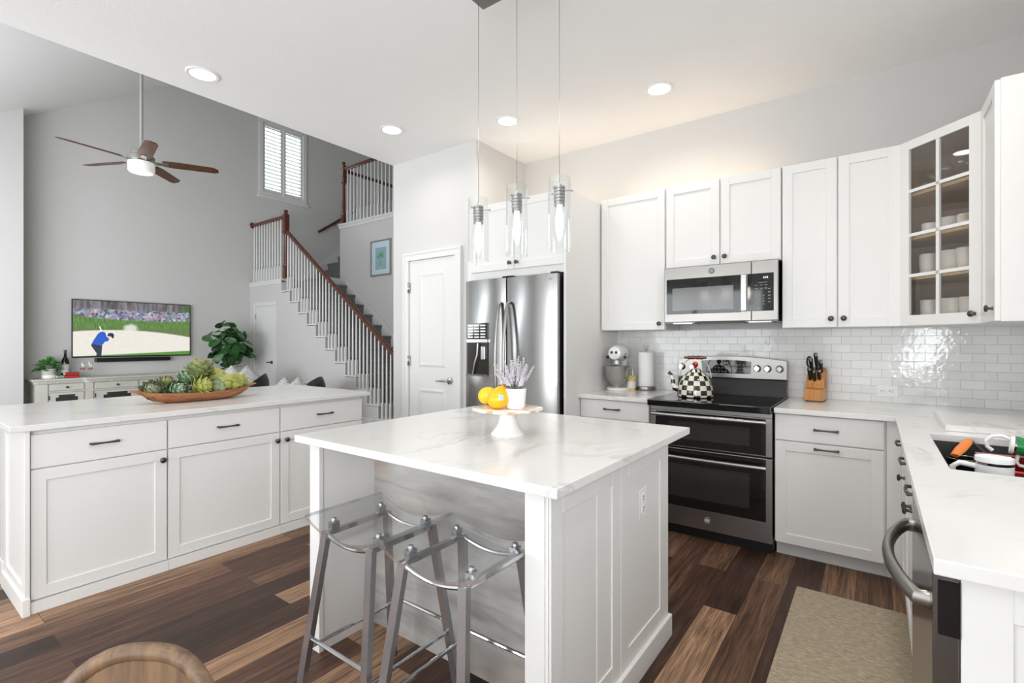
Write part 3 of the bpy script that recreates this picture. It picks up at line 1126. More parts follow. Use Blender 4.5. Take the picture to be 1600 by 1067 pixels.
outlet('white upright electrical outlet on the side of the square island', (-0.755, 1.905, 0.668), q, False)
outlet('white sideways electrical outlet in the tile beside the corner', (0.065, WY - 0.010, 0.992), 0, True)

# ---- range wall, base units
FB = 3.39  # face plane; fronts stand 2 cm proud
cabinet('base_cabinet', 'white drawer base between refrigerator panel and range', (-1.828, FB, 0), 0, 0.548, 0.64, 0.10, 0.885,
        [('drawer', 0.004, 0.544, 0.742, 0.878, ('p', 0.265, 0.815)), ('drawer', 0.004, 0.544, 0.43, 0.736, ('p', 0.265, 0.585)), ('drawer', 0.004, 0.544, 0.105, 0.424, ('p', 0.265, 0.265))], (0.07, 0.10))
cabinet('base_cabinet', 'white base cabinet with pull-out door between range and corner', (-0.495, FB, 0), 0, 0.545, 0.64, 0.10, 0.885,
        [('drawer', 0.006, 0.535, 0.722, 0.876, ('p', 0.268, 0.800)), ('door', 0.006, 0.535, 0.10, 0.715, ('p', 0.270, 0.688))], (0.07, 0.10))
cf = MB().box(0.051, 0.135, FB - 0.002, FB + 0.02, 0.10, 0.885).box(0.115, 0.135, FB - 0.04, FB, 0.10, 0.885).box(0.05, 0.19, FB + 0.07, FB + 0.09, 0, 0.10).build('corner_filler', 'cab')
tag(cf, 'narrow white filler strip in the inside corner of the base cabinets', 'filler')
wl = MB().box(-1.828, -1.272, 3.335, 4.05, 0.885, 0.915).bevel(0.003, 2).build('worktop', 'quartz')
tag(wl, 'short white quartz worktop between refrigerator and range', 'worktop')
xs_ = [-0.492, 0.087, 0.191, 0.62, WX - 0.010]
ys_ = [1.193, 2.063, 2.816, 3.335, 4.05]


def _fill(i, j):
    if i == 0:
        return j == 3
    return not (i == 2 and j == 1)


wr = MB().grid(xs_, ys_, _fill, 0.885, 0.915).bevel(0.003, 2, 60).build('worktop', 'quartz')
tag(wr, 'L-shaped white quartz worktop around the sink', 'worktop')

# ---- peninsula run (faces -X)
PXF = 0.135
qm = R(-90)
gp = 'base cabinets along the sink run'
cabinet('base_cabinet', 'white sink-run base cabinet beside the inside corner', (PXF, 3.36, 0), qm, 0.40, 0.62, 0.10, 0.885,
        [('drawer', 0.004, 0.396, 0.728, 0.876, ('p', 0.19, 0.800)), ('door', 0.004, 0.396, 0.105, 0.722, ('k', 0.368, 0.665))], (0.07, 0.10), gp)
cabinet('base_cabinet', 'middle white sink-run base cabinet below the basin', (PXF, 2.96, 0), qm, 0.50, 0.62, 0.10, 0.70,
        [('drawer', 0.004, 0.496, 0.728, 0.876, ('p', 0.25, 0.800)), ('door', 0.004, 0.496, 0.105, 0.722, ('k', 0.470, 0.665))], (0.07, 0.10), gp)
cabinet('base_cabinet', 'white sink-run base cabinet next to the dishwasher', (PXF, 2.46, 0), qm, 0.59, 0.62, 0.10, 0.70,
        [('drawer', 0.004, 0.586, 0.728, 0.876, ('p', 0.27, 0.800)), ('door', 0.004, 0.586, 0.105, 0.722, ('k', 0.03, 0.665))], (0.07, 0.10), gp)
pe = thing('end_panel', 'white panel closing the peninsula end beside the dishwasher', 'panel', (0.128, 1.245, 0), 0)
shaker(0.63, 0.885, 0, 0, 0.07).build('panel', 'cab', pe)

# dishwasher
dw = thing('dishwasher', 'stainless dishwasher with bowed bar handle under the peninsula worktop', 'dishwasher', (0.12, 1.55, 0))
MB().box(0.135, 0.70, 1.25, 1.85, 0.09, 0.86).build('tub', 'black', dw, world=True)
dd = MB().box(0.088, 0.127, 1.225, 1.855, 0.10, 0.882).bevel(0.003).build('door', 'steeldark', dw, world=True)
MB().box(0.0955, 0.1275, 1.2215, 1.2255, 0.765, 0.868).bevel(0.0008, 1).build('end_cap', 'blackglass', dd, world=True)
hp = [(0.09, 1.295, 0.795)] + [(0.088 - 0.062 * math.sin(PI * (0.06 + 0.88 * k / 12)) ** 0.75, 1.295 + 0.50 * k / 12, 0.795) for k in range(13)] + [(0.09, 1.795, 0.795)]
MB().tube(hp, 0.0145, 12, sx=0.85, sy=1.25).build('handle', 'steel', dd, world=True, smooth=50)
MB().box(0.16, 0.18, 1.25, 1.85, 0, 0.095).build('toe_kick', 'black', dw, world=True)

# sink and things in it
sk = thing('sink', 'dark speckled composite undermount sink in the L-shaped worktop', 'sink', (0.405, 2.44, 0.66))
m = MB()
m.box(0.175, 0.191, 2.05, 2.83, 0.70, 0.884).box(0.62, 0.636, 2.05, 2.83, 0.70, 0.884).box(0.191, 0.62, 2.05, 2.063, 0.70, 0.884).box(0.191, 0.62, 2.816, 2.83, 0.70, 0.884).box(0.175, 0.636, 2.05, 2.83, 0.685, 0.70)
m.build('basin', 'granite', sk, world=True)
MB().lathe([(0, 0.004), (0.03, 0.004), (0.045, 0.006), (0.045, 0.0)], (0.40, 2.44, 0.70), 20).build('drain', 'nickel', sk, world=True)
cb = MB().box(0.254, 0.70, 2.925, 3.47, 0.9155, 0.943).bevel(0.002).build('sink_cover_board', 'quartz')
tag(cb, 'thick white stone board lying on the worktop behind the sink', 'board')

def on_z(px, py, z):
    d = ray(px, py); k = (z - EYE) / d.z
    return d.x * k, d.y * k


def tumbler(label, loc, rz, body, lid, group=None):
    t = thing('handled_tumbler', label, 'tumbler', loc, rz, group)
    MB().lathe([(0, 0), (0.036, 0), (0.038, 0.004), (0.039, 0.08), (0.047, 0.13), (0.048, 0.215), (0.045, 0.215), (0.045, 0.21), (0, 0.21)], n=28).build('cup', body, t, smooth=40)
    MB().lathe([(0.0485, 0.208), (0.0485, 0.216)], n=28).lathe([(0.0465, 0.216), (0.0485, 0.216), (0.0485, 0.208), (0.0465, 0.208)], n=28, closed=True).build('steel_band', 'chrome', t, smooth=40)
    MB().lathe([(0, 0.226), (0.036, 0.226), (0.038, 0.232), (0.048, 0.232), (0.049, 0.217), (0, 0.217)], n=28).box(-0.008, 0.040, -0.014, 0.014, 0.224, 0.236).build('lid', lid, t, smooth=40)
    MB().tube([(-0.044, 0, 0.195), (-0.085, 0, 0.200), (-0.103, 0, 0.185), (-0.103, 0, 0.13), (-0.09, 0, 0.11), (-0.044, 0, 0.105)], 0.009, 10).build('handle', lid, t, smooth=50)
    return t


tx, ty = on_z(1553, 722, 0.915)
tumbler('white handled tumbler with clear lid standing in the sink', (tx, ty - 0.005, 0.7), R(-8), 'white', 'white')
gx, gy = on_z(1592, 708, 0.90)
tg = tumbler('green handled tumbler with white lid tipped over in the sink', (0.602, 2.42, 0.862), R(20), 'green', 'white')
tg.rotation_euler = (R(0), R(-80), R(15))
tg.location = (0.545, 2.33, 0.86)
tg.scale = (0.7, 0.7, 0.7)
tg.rotation_euler = (0, R(-84), R(-6))
tg.location = (0.572, 2.60, 0.908)
MB().tube([(0.030, 0, 0.232), (0.040, 0, 0.268), (0.030, 0, 0.305), (0.002, 0, 0.325), (-0.030, 0, 0.318), (-0.048, 0, 0.295)], 0.010, 10).build('carry_loop', 'white', tg, smooth=50)
rb = thing('baking_dish', 'deep red baking dish in the sink behind the white tumbler', 'dish', (0.465, 2.495, 0.7))
MB().grid([0.325, 0.34, 0.595, 0.608], [2.335, 2.35, 2.645, 2.66], lambda i, j: not (i == 1 and j == 1), 0.79, 0.868).box(0.325, 0.608, 2.335, 2.66, 0.78, 0.79).bevel(0.003).build('dish_body', 'darkred', rb, world=True)
MB().grid([0.318, 0.340, 0.595, 0.614], [2.328, 2.352, 2.643, 2.667], lambda i, j: not (i == 1 and j == 1), 0.868, 0.877).bevel(0.002).build('rim', 'red', rb, world=True)
MB().box(0.35, 0.585, 2.36, 2.635, 0.7005, 0.78).build('foot', 'darkred', rb, world=True)
sp = thing('spatula', 'spatula with orange silicone head leaning in the sink', 'spatula', (0.36, 2.75, 0.7))
a0 = Vector((0.262, 2.69, 0.850)); a1 = Vector((0.318, 2.785, 0.905))
MB().tube([a0, a0.lerp(a1, 0.35), a0.lerp(a1, 0.8), a1], [0.016, 0.021, 0.019, 0.011], 10, sx=1.0, sy=0.5).build('head', 'orange', sp, world=True, smooth=50)
MB().tube([a1, (0.40, 2.75, 0.82), (0.48, 2.715, 0.705)], 0.006, 8).build('shaft', 'granite', sp, world=True, smooth=50)
pn = thing('small_pan', 'small black pan with wire rim in the sink beside the spatula', 'pan', (0.30, 2.748, 0.70))
MB().lathe([(0, 0), (0.045, 0), (0.052, 0.01), (0.056, 0.130), (0.053, 0.130), (0.049, 0.012), (0, 0.008)], (0.30, 2.748, 0.7005), 28).build('pan_body', 'black', pn, world=True, smooth=40)
MB().tube([(0.30 + 0.057 * math.cos(k * PI / 16), 2.748 + 0.057 * math.sin(k * PI / 16), 0.832) for k in range(32)], 0.0035, 8, closed=True).build('rim', 'nickel', pn, world=True, smooth=50)

# ---- upper cabinets
UF = 3.73
UZ0, UZ1 = 1.405, 2.483
cabinet('wall_cabinet', 'white single-door wall cabinet between refrigerator panel and microwave', (-1.822, UF, 0), 0, 0.537, 0.32, UZ0, UZ1,
        [('door', 0.006, 0.533, UZ0 + 0.002, UZ1 - 0.004, ('k', 0.495, 1.452))])
cabinet('wall_cabinet', 'short white double-door wall cabinet directly above the microwave', (-1.283, UF, 0), 0, 0.781, 0.32, 1.862, UZ1,
        [('door', 0.006, 0.388, 1.868, UZ1 - 0.004, ('k', 0.355, 1.918)), ('door', 0.399, 0.777, 1.868, UZ1 - 0.004, ('k', 0.428, 1.918))])
cabinet('wall_cabinet', 'tall white double-door wall cabinet between microwave and glass corner cabinet', (-0.50, UF, 0), 0, 0.626, 0.32, UZ0, UZ1,
        [('door', 0.004, 0.307, UZ0 + 0.002, UZ1 - 0.004, ('k', 0.277, 1.460)), ('door', 0.314, 0.622, UZ0 + 0.002, UZ1 - 0.004, ('k', 0.344, 1.460))])
cabinet('wall_cabinet', 'white wall cabinet above the sink run, its blank side showing', (0.45, 3.408, 0), qm, 0.368, 0.325, UZ0, UZ1,
        [('door', 0.006, 0.362, UZ0 + 0.002, UZ1 - 0.004, ('k', 0.325, 1.465))])

# corner cabinet with glass door
cc = thing('corner_cabinet', 'white diagonal corner wall cabinet with glass door full of mugs', 'cabinet', (0.128, UF, 0))
pent = [(0.128, 3.73), (0.45, 3.41), (0.775, 3.41), (0.775, 4.05), (0.128, 4.05)]
pin = [(0.146, 3.735), (0.452, 3.43), (0.765, 3.43), (0.765, 4.04), (0.146, 4.04)]
MB().prism(pent, 'z', 2.463, UZ1).build('cabinet_top', 'cab', cc, world=True)
MB().prism(pent, 'z', UZ0, UZ0 + 0.02).build('cabinet_bottom', 'cab', cc, world=True)
MB().box(0.128, 0.144, 3.735, 4.05, UZ0 + 0.02, 2.463).box(0.452, 0.775, 3.41, 3.426, UZ0 + 0.02, 2.463).build('side_panel', 'cab', cc, world=True)
MB().box(0.144, 0.775, 4.04, 4.05, UZ0 + 0.02, 2.463).box(0.765, 0.775, 3.426, 4.04, UZ0 + 0.02, 2.463).build('back_panel', 'cabin', cc, world=True)
SHELVES = (1.693, 1.928, 2.183)
for z in SHELVES:
    MB().prism([(0.15, 3.745), (0.462, 3.432), (0.764, 3.432), (0.764, 4.038), (0.15, 4.038)], 'z', z - 0.018, z).build('shelf', 'shelf', cc, world=True)
Mdoor = Matrix.Translation((0.128, 3.73, 0)) @ Matrix.Rotation(R(-45), 4, 'Z')
WD = 0.452
m = MB()
gz0, gz1 = UZ0 + 0.062, UZ1 - 0.055
m.box(0.004, 0.062, -0.02, 0, UZ0 + 0.002, UZ1 - 0.004).box(WD - 0.062, WD - 0.002, -0.02, 0, UZ0 + 0.002, UZ1 - 0.004).box(0.062, WD - 0.062, -0.02, 0, UZ0 + 0.002, gz0).box(0.062, WD - 0.062, -0.02, 0, gz1, UZ1 - 0.004)
m.bevel(0.0015, 1)
cd = m.xf(Mdoor).build('door', 'cab', cc, world=True)
m = MB().box(WD / 2 - 0.009, WD / 2 + 0.009, -0.017, -0.003, gz0, gz1)
for z in SHELVES:
    m.box(0.062, WD - 0.062, -0.017, -0.003, z - 0.006, z + 0.012)
m.xf(Mdoor).build('muntins', 'cab', cd, world=True)
MB().box(0.058, WD - 0.058, -0.008, -0.005, gz0 - 0.004, gz1 + 0.004).xf(Mdoor).build('glass_pane', 'pane', cd, world=True)
MB().lathe([(0, 0), (0.009, 0), (0.007, 0.006), (0.0055, 0.012), (0.007, 0.017), (0.0155, 0.020), (0.0165, 0.025), (0.012, 0.030), (0, 0.032)], (WD - 0.035, -0.02, 1.457), 18, '-y').xf(Mdoor).build('knob', 'bronze', cd, world=True, smooth=40)


def mug(label, px, s, z, r=0.043, h=0.132, mat='bisque', group=None):
    x, y = col_at_sum(px, s)
    t = thing('mug', label, 'mug', (x, y, z), R(30), group)
    MB().lathe([(0, 0), (r * 0.72, 0), (r * 0.82, 0.006), (r * 0.97, h * 0.5), (r, h), (r - 0.004, h), (r * 0.93, h * 0.5), (r * 0.75, 0.012), (0, 0.01)], n=26).build('cup', mat, t, smooth=40)
    MB().tube([(r * 0.93, 0, h * 0.8), (r + 0.02, 0, h * 0.82), (r + 0.028, 0, h * 0.55), (r + 0.015, 0, h * 0.28), (r * 0.9, 0, h * 0.25)], 0.005, 8).build('handle', mat, t, smooth=50)
    return t


g = 'mugs in the glass corner cabinet'
zb = UZ0 + 0.02
mug('cream textured mug on the cabinet floor, behind the hinge-side pane', 1452, 4.02, zb, group=g)
mug('cream chevron mug on the cabinet floor, behind the knob-side pane', 1487, 4.02, zb, 0.047, group=g)
mug('cream mug on the cabinet floor half hidden by the knob-side stile', 1515, 4.02, zb, group=g)
mug('cream textured mug on the lowest shelf, behind the hinge-side pane', 1450, 4.02, SHELVES[0], group=g)
mug('cream textured mug on the lowest shelf, behind the knob-side pane', 1484, 4.02, SHELVES[0], 0.046, group=g)
mug('cream mug on the lowest shelf half hidden by the knob-side stile', 1510, 4.02, SHELVES[0], group=g)
mug('plain white mug on the middle shelf of the corner cabinet', 1452, 4.02, SHELVES[1], 0.038, 0.075, 'ceramic', group=g)
mug('small patterned mug on the middle shelf beside the stack of bowls', 1507, 4.0, SHELVES[1], 0.032, 0.078, 'floral', group=g)
x, y = col_at_sum(1484, 4.10)
for k in range(3):
    b = MB().lathe([(0, 0), (0.03, 0), (0.05, 0.012), (0.06, 0.05), (0.057, 0.05), (0.047, 0.016), (0, 0.006)], (x, y, SHELVES[1] + 0.0215 * k), 28).build('bowl', 'ceramic', smooth=40)
    tag(b, ('undermost', 'middle', 'topmost')[k] + ' white bowl of the stack on the middle shelf of the corner cabinet', 'bowl', 'stacked bowls in the corner cabinet')
x, y = col_at_sum(1447, 4.0)
b = MB().lathe([(0, 0), (0.04, 0), (0.042, 0.05), (0.040, 0.05), (0.038, 0.004), (0, 0.004)], (x, y, SHELVES[2] + 0.0005), 24).build('glass_dish', 'glass', smooth=40)
tag(b, 'low clear glass dish on the top shelf of the corner cabinet', 'dish')
for k, (px, s, w) in enumerate(((1457, 4.12, 'hinge-side'), (1476, 4.02, 'middle'), (1500, 3.98, 'knob-side'))):
    x, y = col_at_sum(px, s)
    t = thing('stemless_glass', 'clear round stemmed glass, the ' + w + ' one of three on the top shelf', 'glass', (x, y, SHELVES[2]), 0, 'round glasses on the top shelf')
    MB().lathe([(0.0, 0.003), (0.03, 0.002), (0.03, 0), (0, 0)], n=20).lathe([(0.004, 0.002), (0.004, 0.065)], n=10).build('stem', 'glass', t, smooth=40)
    prof = [(0.046 * math.sin(PI * (0.04 + 0.8 * i / 12)), 0.065 + 0.046 - 0.046 * math.cos(PI * (0.04 + 0.8 * i / 12))) for i in range(13)]
    MB().lathe([(0, prof[0][1])] + prof, n=24).build('globe', 'glass', t, smooth=40)
x, y = col_at_sum(1451, 4.17)
t = thing('salt_shaker', 'small clear glass shaker behind the mugs on the cabinet floor', 'shaker', (x, y, zb))
MB().lathe([(0, 0), (0.017, 0), (0.019, 0.03), (0.012, 0.115), (0.0, 0.115)], n=18).build('shaker_body', 'glass', t, smooth=40)
MB().lathe([(0.013, 0.112), (0.015, 0.118), (0.013, 0.138), (0, 0.142)], n=18).build('shaker_cap', 'nickel', t, smooth=40)

# refrigerator enclosure
fp = MB().box(-1.850, -1.830, 3.155, 4.05, 0, 2.452).bevel(0.002).build('refrigerator_surround', 'cab')
tag(fp, 'tall white side panel between refrigerator and short worktop', 'panel')
fq = MB().box(-2.825, -2.790, 3.195, 4.05, 0, 2.452).bevel(0.002).build('refrigerator_surround', 'cab')
tag(fq, 'narrow white filler panel between refrigerator and pantry wall', 'panel')
cabinet('wall_cabinet', 'white double-door cabinet above the refrigerator', (-2.788, 3.19, 0), 0, 0.936, 0.85, 1.835, 2.452,
        [('door', 0.018, 0.471, 1.895, 2.447, ('k', 0.437, 1.945)), ('door', 0.475, 0.930, 1.895, 2.447, ('k', 0.507, 1.945))])

# refrigerator
fr = thing('refrigerator', 'stainless side-by-side refrigerator with water dispenser', 'refrigerator', (-2.305, 3.5, 0))
MB().box(-2.755, -1.872, 3.18, 3.95, 0.03, 1.80).build('cabinet_body', 'black', fr, world=True)


def curved_door(x0, x1, yb, bulge, z0, z1, edge=0.05, n=14):
    """door with a softly bowed front"""
    pts_ = []
    for k in range(n + 1):
        u = k / n
        x = x0 + (x1 - x0) * u
        y = yb - edge - bulge * (1 - (2 * u - 1) ** 2) ** 0.8
        pts_.append((x, y))
    return MB().prism([(x0, yb)] + pts_ + [(x1, yb)], 'z', z0, z1)


fl = curved_door(-2.757, -2.338, 3.17, 0.022, 0.06, 1.815, 0.075).build('left_door', 'steelv', fr, world=True, smooth=35)
frd = curved_door(-2.325, -1.868, 3.17, 0.022, 0.06, 1.815, 0.075).build('right_door', 'steelv', fr, world=True, smooth=35)


def bow_handle(x, parent):
    pp = [(x, 3.075, 1.615)] + [(x, 3.055 - 0.055 * math.sin(PI * k / 14) ** 0.7, 1.61 - (1.61 - 0.70) * k / 14) for k in range(15)] + [(x, 3.075, 0.695)]
    MB().tube(pp, 0.0125, 10, sx=1.2, sy=0.9).build('handle', 'steel', parent, world=True, smooth=50)


bow_handle(-2.374, fl)
bow_handle(-2.292, frd)
dpn = MB().box(-2.715, -2.498, 3.060, 3.078, 1.335, 1.465).bevel(0.003).build('dispenser_panel', 'blackglass', fl, world=True)
m = MB()  # bars model the window grid mirrored in the black panel
for r_ in range(5):
    for c_ in range(3):
        m.box(-2.703 + c_ * 0.066, -2.703 + c_ * 0.066 + 0.052, 3.0590, 3.0605, 1.345 + r_ * 0.0235, 1.345 + r_ * 0.0235 + 0.011)
m.build('legend_or_reflection_marks', 'nickel', fl, world=True)
MB().box(-2.717, -2.496, 3.052, 3.078, 1.305, 1.335).bevel(0.003).build('dispenser_bezel', 'nickel', fl, world=True)
MB().grid([-2.717, -2.710, -2.503, -2.496], [0, 1, 2, 3], lambda i, j: False, 0, 1).box(-2.715, -2.498, 3.062, 3.070, 1.045, 1.305).build('recess_shade_panel', 'ovenwin', fl, world=True)  # flat dark panel stands in for the shaded hollow, nothing is cut in
MB().box(-2.717, -2.496, 3.045, 3.070, 1.035, 1.048).bevel(0.002).build('drip_tray', 'steeldark', fl, world=True)
MB().tube([(-2.585, 3.045, 1.30), (-2.588, 3.042, 1.21), (-2.615, 3.042, 1.14), (-2.64, 3.05, 1.05)], 0.009, 10).build('water_paddle', 'nickel', fl, world=True, smooth=50)
MB().box(-2.56, -2.515, 3.048, 3.064, 1.17, 1.275).bevel(0.004).build('ice_chute', 'nickel', fl, world=True)
lettering('lettering', 'SAMSUNG', 0.022, 'logo', frd, (-1.955 + 2.305, 3.0846 - 3.5 - 0.003, 1.776), (R(90), 0, R(4)))
for x in (-2.35, -2.31, -1.90):
    MB().box(x - 0.03, x + 0.03, 3.10, 3.25, 1.80, 1.832).bevel(0.004).build('hinge_cover', 'black', fr, world=True)
MB().box(-2.755, -1.872, 3.16, 3.18, 0.0, 0.055).build('kick_grille', 'black', fr, world=True)

# ---- range
rg = thing('range', 'stainless double-oven electric range with black glass cooktop', 'range', (-0.885, 3.7, 0))
RX0, RX1 = -1.268, -0.500
MB().box(RX0 + 0.004, RX1 - 0.004, 3.40, 4.02, 0.03, 0.875).build('range_body', 'black', rg, world=True)
MB().box(RX0, RX1, 3.295, 3.93, 0.876, 0.920).bevel(0.006, 3).build('cooktop', 'blackglass', rg, world=True)
MB().box(RX0 + 0.004, RX1 - 0.004, 3.36, 3.40, 0.845, 0.876).build('vent_strip', 'steel', rg, world=True)


def oven_door(z0, z1, gz0_, gz1_, wz0, wz1, hz, name):
    o = MB().grid([RX0 + 0.004, RX0 + 0.045, RX1 - 0.045, RX1 - 0.004], [0, 1, 2, 3], lambda i, j: False, 0, 1).box(RX0 + 0.004, RX1 - 0.004, 3.360, 3.40, z0, z1).bevel(0.003).build(name, 'steel', rg, world=True)
    MB().box(RX0 + 0.038, RX1 - 0.038, 3.3565, 3.362, gz0_, gz1_).bevel(0.002, 1).build('door_glass', 'ovenglass', o, world=True)
    MB().box(RX0 + 0.13, RX1 - 0.13, 3.3555, 3.358, wz0, wz1).build('oven_window', 'ovenwin', o, world=True)
    xa, xb = RX0 + 0.03, RX1 - 0.03
    MB().tube([(xa, 3.305, hz)] + [(xa + (xb - xa) * k / 8, 3.305 - 0.012 * math.sin(PI * k / 8), hz) for k in range(1, 8)] + [(xb, 3.305, hz)], 0.0135, 12).box(xa + 0.0, xa + 0.03, 3.303, 3.362, hz - 0.009, hz + 0.009).box(xb - 0.03, xb, 3.303, 3.362, hz - 0.009, hz + 0.009).build('handle', 'nickel', o, world=True, smooth=40)
    return o


ud = oven_door(0.604, 0.842, 0.612, 0.836, 0.66, 0.775, 0.822, 'upper_door')
ld = oven_door(0.075, 0.594, 0.205, 0.588, 0.27, 0.49, 0.545, 'lower_door')
MB().lathe([(0, 0.004), (0.020, 0.004), (0.022, 0.002), (0.022, 0)], (-0.885, 3.360, 0.142), 24, '-y').build('badge', 'logo', ld, world=True, smooth=40)
lettering('lettering', 'GE', 0.022, 'digitsdim', ld, (0.0, 3.3555 - 3.7, 0.142))
MB().box(RX0 + 0.02, RX1 - 0.02, 3.41, 3.43, 0.0, 0.075).build('kick_panel', 'black', rg, world=True)
# back guard
arc = [(RX0 + (RX1 - RX0) * k / 16, 1.176 + 0.030 * (1 - (2 * k / 16 - 1) ** 2)) for k in range(17)]
bgd = MB().prism([(RX0, 1.040)] + arc + [(RX1, 1.040)], 'y', 3.955, 4.03).bevel(0.004, 2).build('backguard', 'steel', rg, world=True)
MB().prism([(3.93, 0.920), (4.03, 0.920), (4.03, 1.040), (3.972, 1.040)], 'x', RX0 + 0.002, RX1 - 0.002).build('backguard_base', 'black', rg, world=True)
cpn = MB().prism([(-1.075, 1.075)] + [(-1.085 + 0.355 * k / 8, 1.166 + 0.012 * math.sin(PI * k / 8)) for k in range(9)] + [(-0.735, 1.075)], 'y', 3.9515, 3.957).build('control_panel', 'blackglass', bgd, world=True)
m = MB()
random.seed(3)
for r_ in range(3):
    for c_ in range(13):
        if r_ == 2 and 4 <= c_ <= 8:
            continue
        x = -1.06 + c_ * 0.0245
        m.box(x, x + 0.013, 3.9508, 3.9518, 1.087 + r_ * 0.026, 1.087 + r_ * 0.026 + 0.005)
m.build('legend_or_reflection_marks', 'legend', bgd, world=True)
lettering('clock_digits', '4:15', 0.018, 'digitsdim', bgd, (-0.905 + 0.885, 3.9512 - 3.7, 1.152))
for x in (-1.232, -1.150, -0.690, -0.622, -0.545):
    MB().lathe([(0, 0.034), (0.016, 0.034), (0.020, 0.030), (0.022, 0.006), (0.026, 0.002), (0.026, 0)], (x, 3.955, 1.118), 22, '-y').box(x - 0.004, x + 0.004, 3.915, 3.925, 1.098, 1.138).build('knob', 'chrome', bgd, world=True, smooth=40)

# ---- microwave
mw = thing('microwave', 'stainless over-the-range microwave below the short wall cabinet', 'microwave', (-0.885, 3.85, 1.445))
MX0, MX1, MZ0, MZ1 = -1.267, -0.512, 1.452, 1.858
MB().box(MX0 + 0.003, MX1 - 0.003, 3.68, 4.045, MZ0 + 0.0, MZ1).build('housing', 'steeldark', mw, world=True)
mdr = MB().box(MX0, -0.674, 3.64, 3.68, MZ0 + 0.004, MZ1).bevel(0.004).build('door', 'steel', mw, world=True)
MB().box(MX0 + 0.018, -0.735, 3.6375, 3.642, 1.515, 1.772).bevel(0.0015, 1).build('door_glass', 'blackglass', mdr, world=True)
MB().box(MX0 + 0.062, -0.785, 3.6365, 3.6385, 1.540, 1.705).build('window', 'mwwin', mdr, world=True)
MB().box(-0.735, -0.699, 3.612, 3.640, 1.520, 1.772).bevel(0.005, 2).build('handle', 'nickel', mdr, world=True)
MB().lathe([(0, 0.003), (0.019, 0.003), (0.021, 0.001), (0.021, 0)], (-0.93, 3.640, 1.815), 24, '-y').build('badge', 'logo', mdr, world=True, smooth=40)
lettering('lettering', 'GE', 0.018, 'nickel', mdr, (-0.93 + 0.885, 3.6365 - 3.85, 1.815 - 1.445))
mcp = MB().box(-0.671, MX1, 3.64, 3.68, MZ0 + 0.004, MZ1).bevel(0.004).build('control_column', 'steel', mw, world=True)
MB().box(-0.697, -0.537, 3.6375, 3.642, 1.520, 1.772).bevel(0.0015, 1).build('control_panel', 'blackglass', mcp, world=True)
m = MB()
for r_ in range(4):
    for c_ in range(3):
        m.lathe([(0, 0.001), (0.0055, 0.001), (0.0055, 0)], (-0.645 + c_ * 0.024, 3.6377, 1.565 + r_ * 0.019), 10, '-y')
for r_ in range(5):
    m.box(-0.57, -0.556, 3.6367, 3.6377, 1.575 + r_ * 0.022, 1.581 + r_ * 0.022)
for x in (-0.65, -0.62, -0.592):
    m.box(x, x + 0.018, 3.6367, 3.6377, 1.668, 1.673)
    m.box(x, x + 0.018, 3.6367, 3.6377, 1.690, 1.694)
m.box(-0.63, -0.575, 3.6367, 3.6377, 1.708, 1.711).box(-0.64, -0.62, 3.6367, 3.6377, 1.532, 1.542)
m.build('legend_or_reflection_marks', 'legend', mcp, world=True)
lettering('clock_digits', '4:15', 0.018, 'digits', mcp, (-0.585 + 0.885, 3.6368 - 3.85, 1.742 - 1.445))
MB().box(-1.05, -0.72, 3.66, 3.74, MZ0 - 0.006, MZ0 + 0.004).build('vent_slot', 'black', mw, world=True)
MB().box(-1.22, -1.08, 3.70, 3.92, MZ0 - 0.006, MZ0).box(-0.70, -0.56, 3.70, 3.92, MZ0 - 0.006, MZ0).build('grease_filter', 'nickel', mw, world=True)

# ================================================================== ON THE WORKTOPS
ZT = 0.915
# stand mixer, facing the room
mx = thing('stand_mixer', 'white stand mixer with stainless bowl on the short worktop', 'mixer', (-1.712, 3.81, ZT), R(8))
MB().lathe([(0, 0), (0.095, 0), (0.10, 0.006), (0.098, 0.018), (0.085, 0.026), (0, 0.026)], (0, 0.02, 0), 32, sy=1.25).build('base', 'ceramic', mx, smooth=40)
MB().tube([(0, 0.11, 0.02), (0, 0.115, 0.12), (0, 0.11, 0.20), (0, 0.10, 0.27)], [0.055, 0.042, 0.040, 0.05], 16, sx=0.9).build('column', 'ceramic', mx, smooth=50)
hd = MB().lathe([(0, -0.155), (0.035, -0.15), (0.058, -0.125), (0.068, -0.07), (0.07, 0.0), (0.066, 0.08), (0.05, 0.13), (0, 0.15)], (0, 0.02, 0.305), 24, '-y').build('motor_head', 'ceramic', mx, smooth=50)
MB().lathe([(0.0705, 0), (0.0715, 0.008), (0.0705, 0.016), (0.069, 0.008)], (0, -0.02, 0.288), 28, closed=True).build('trim_band', 'nickel', hd, smooth=40)
for s_ in (-1, 1):
    MB().lathe([(0, 0.012), (0.008, 0.012), (0.011, 0.006), (0.011, 0)], (s_ * 0.018, -0.125, 0.312), 14, '-y').build('hub_knob', 'black', hd, smooth=40)
    MB().lathe([(0, 0.02), (0.009, 0.02), (0.011, 0.01), (0.007, 0.0)], (s_ * 0.062, -0.06, 0.272), 14, 'x' if s_ > 0 else '-x').build('speed_lever', 'black', hd, smooth=40)
MB().lathe([(0, 0.0), (0.045, 0.0), (0.04, 0.03), (0.025, 0.04), (0, 0.04)], (0, -0.04, 0.215), 20).build('planetary_hub', 'nickel', mx, smooth=40)
bw = MB().lathe([(0, 0.0), (0.042, 0.0), (0.045, 0.012), (0.062, 0.03), (0.092, 0.09), (0.105, 0.165), (0.108, 0.172), (0.104, 0.172), (0.09, 0.095), (0.06, 0.035), (0, 0.02)], (0, -0.04, 0.027), 32).build('bowl', 'nickel', mx, smooth=40)
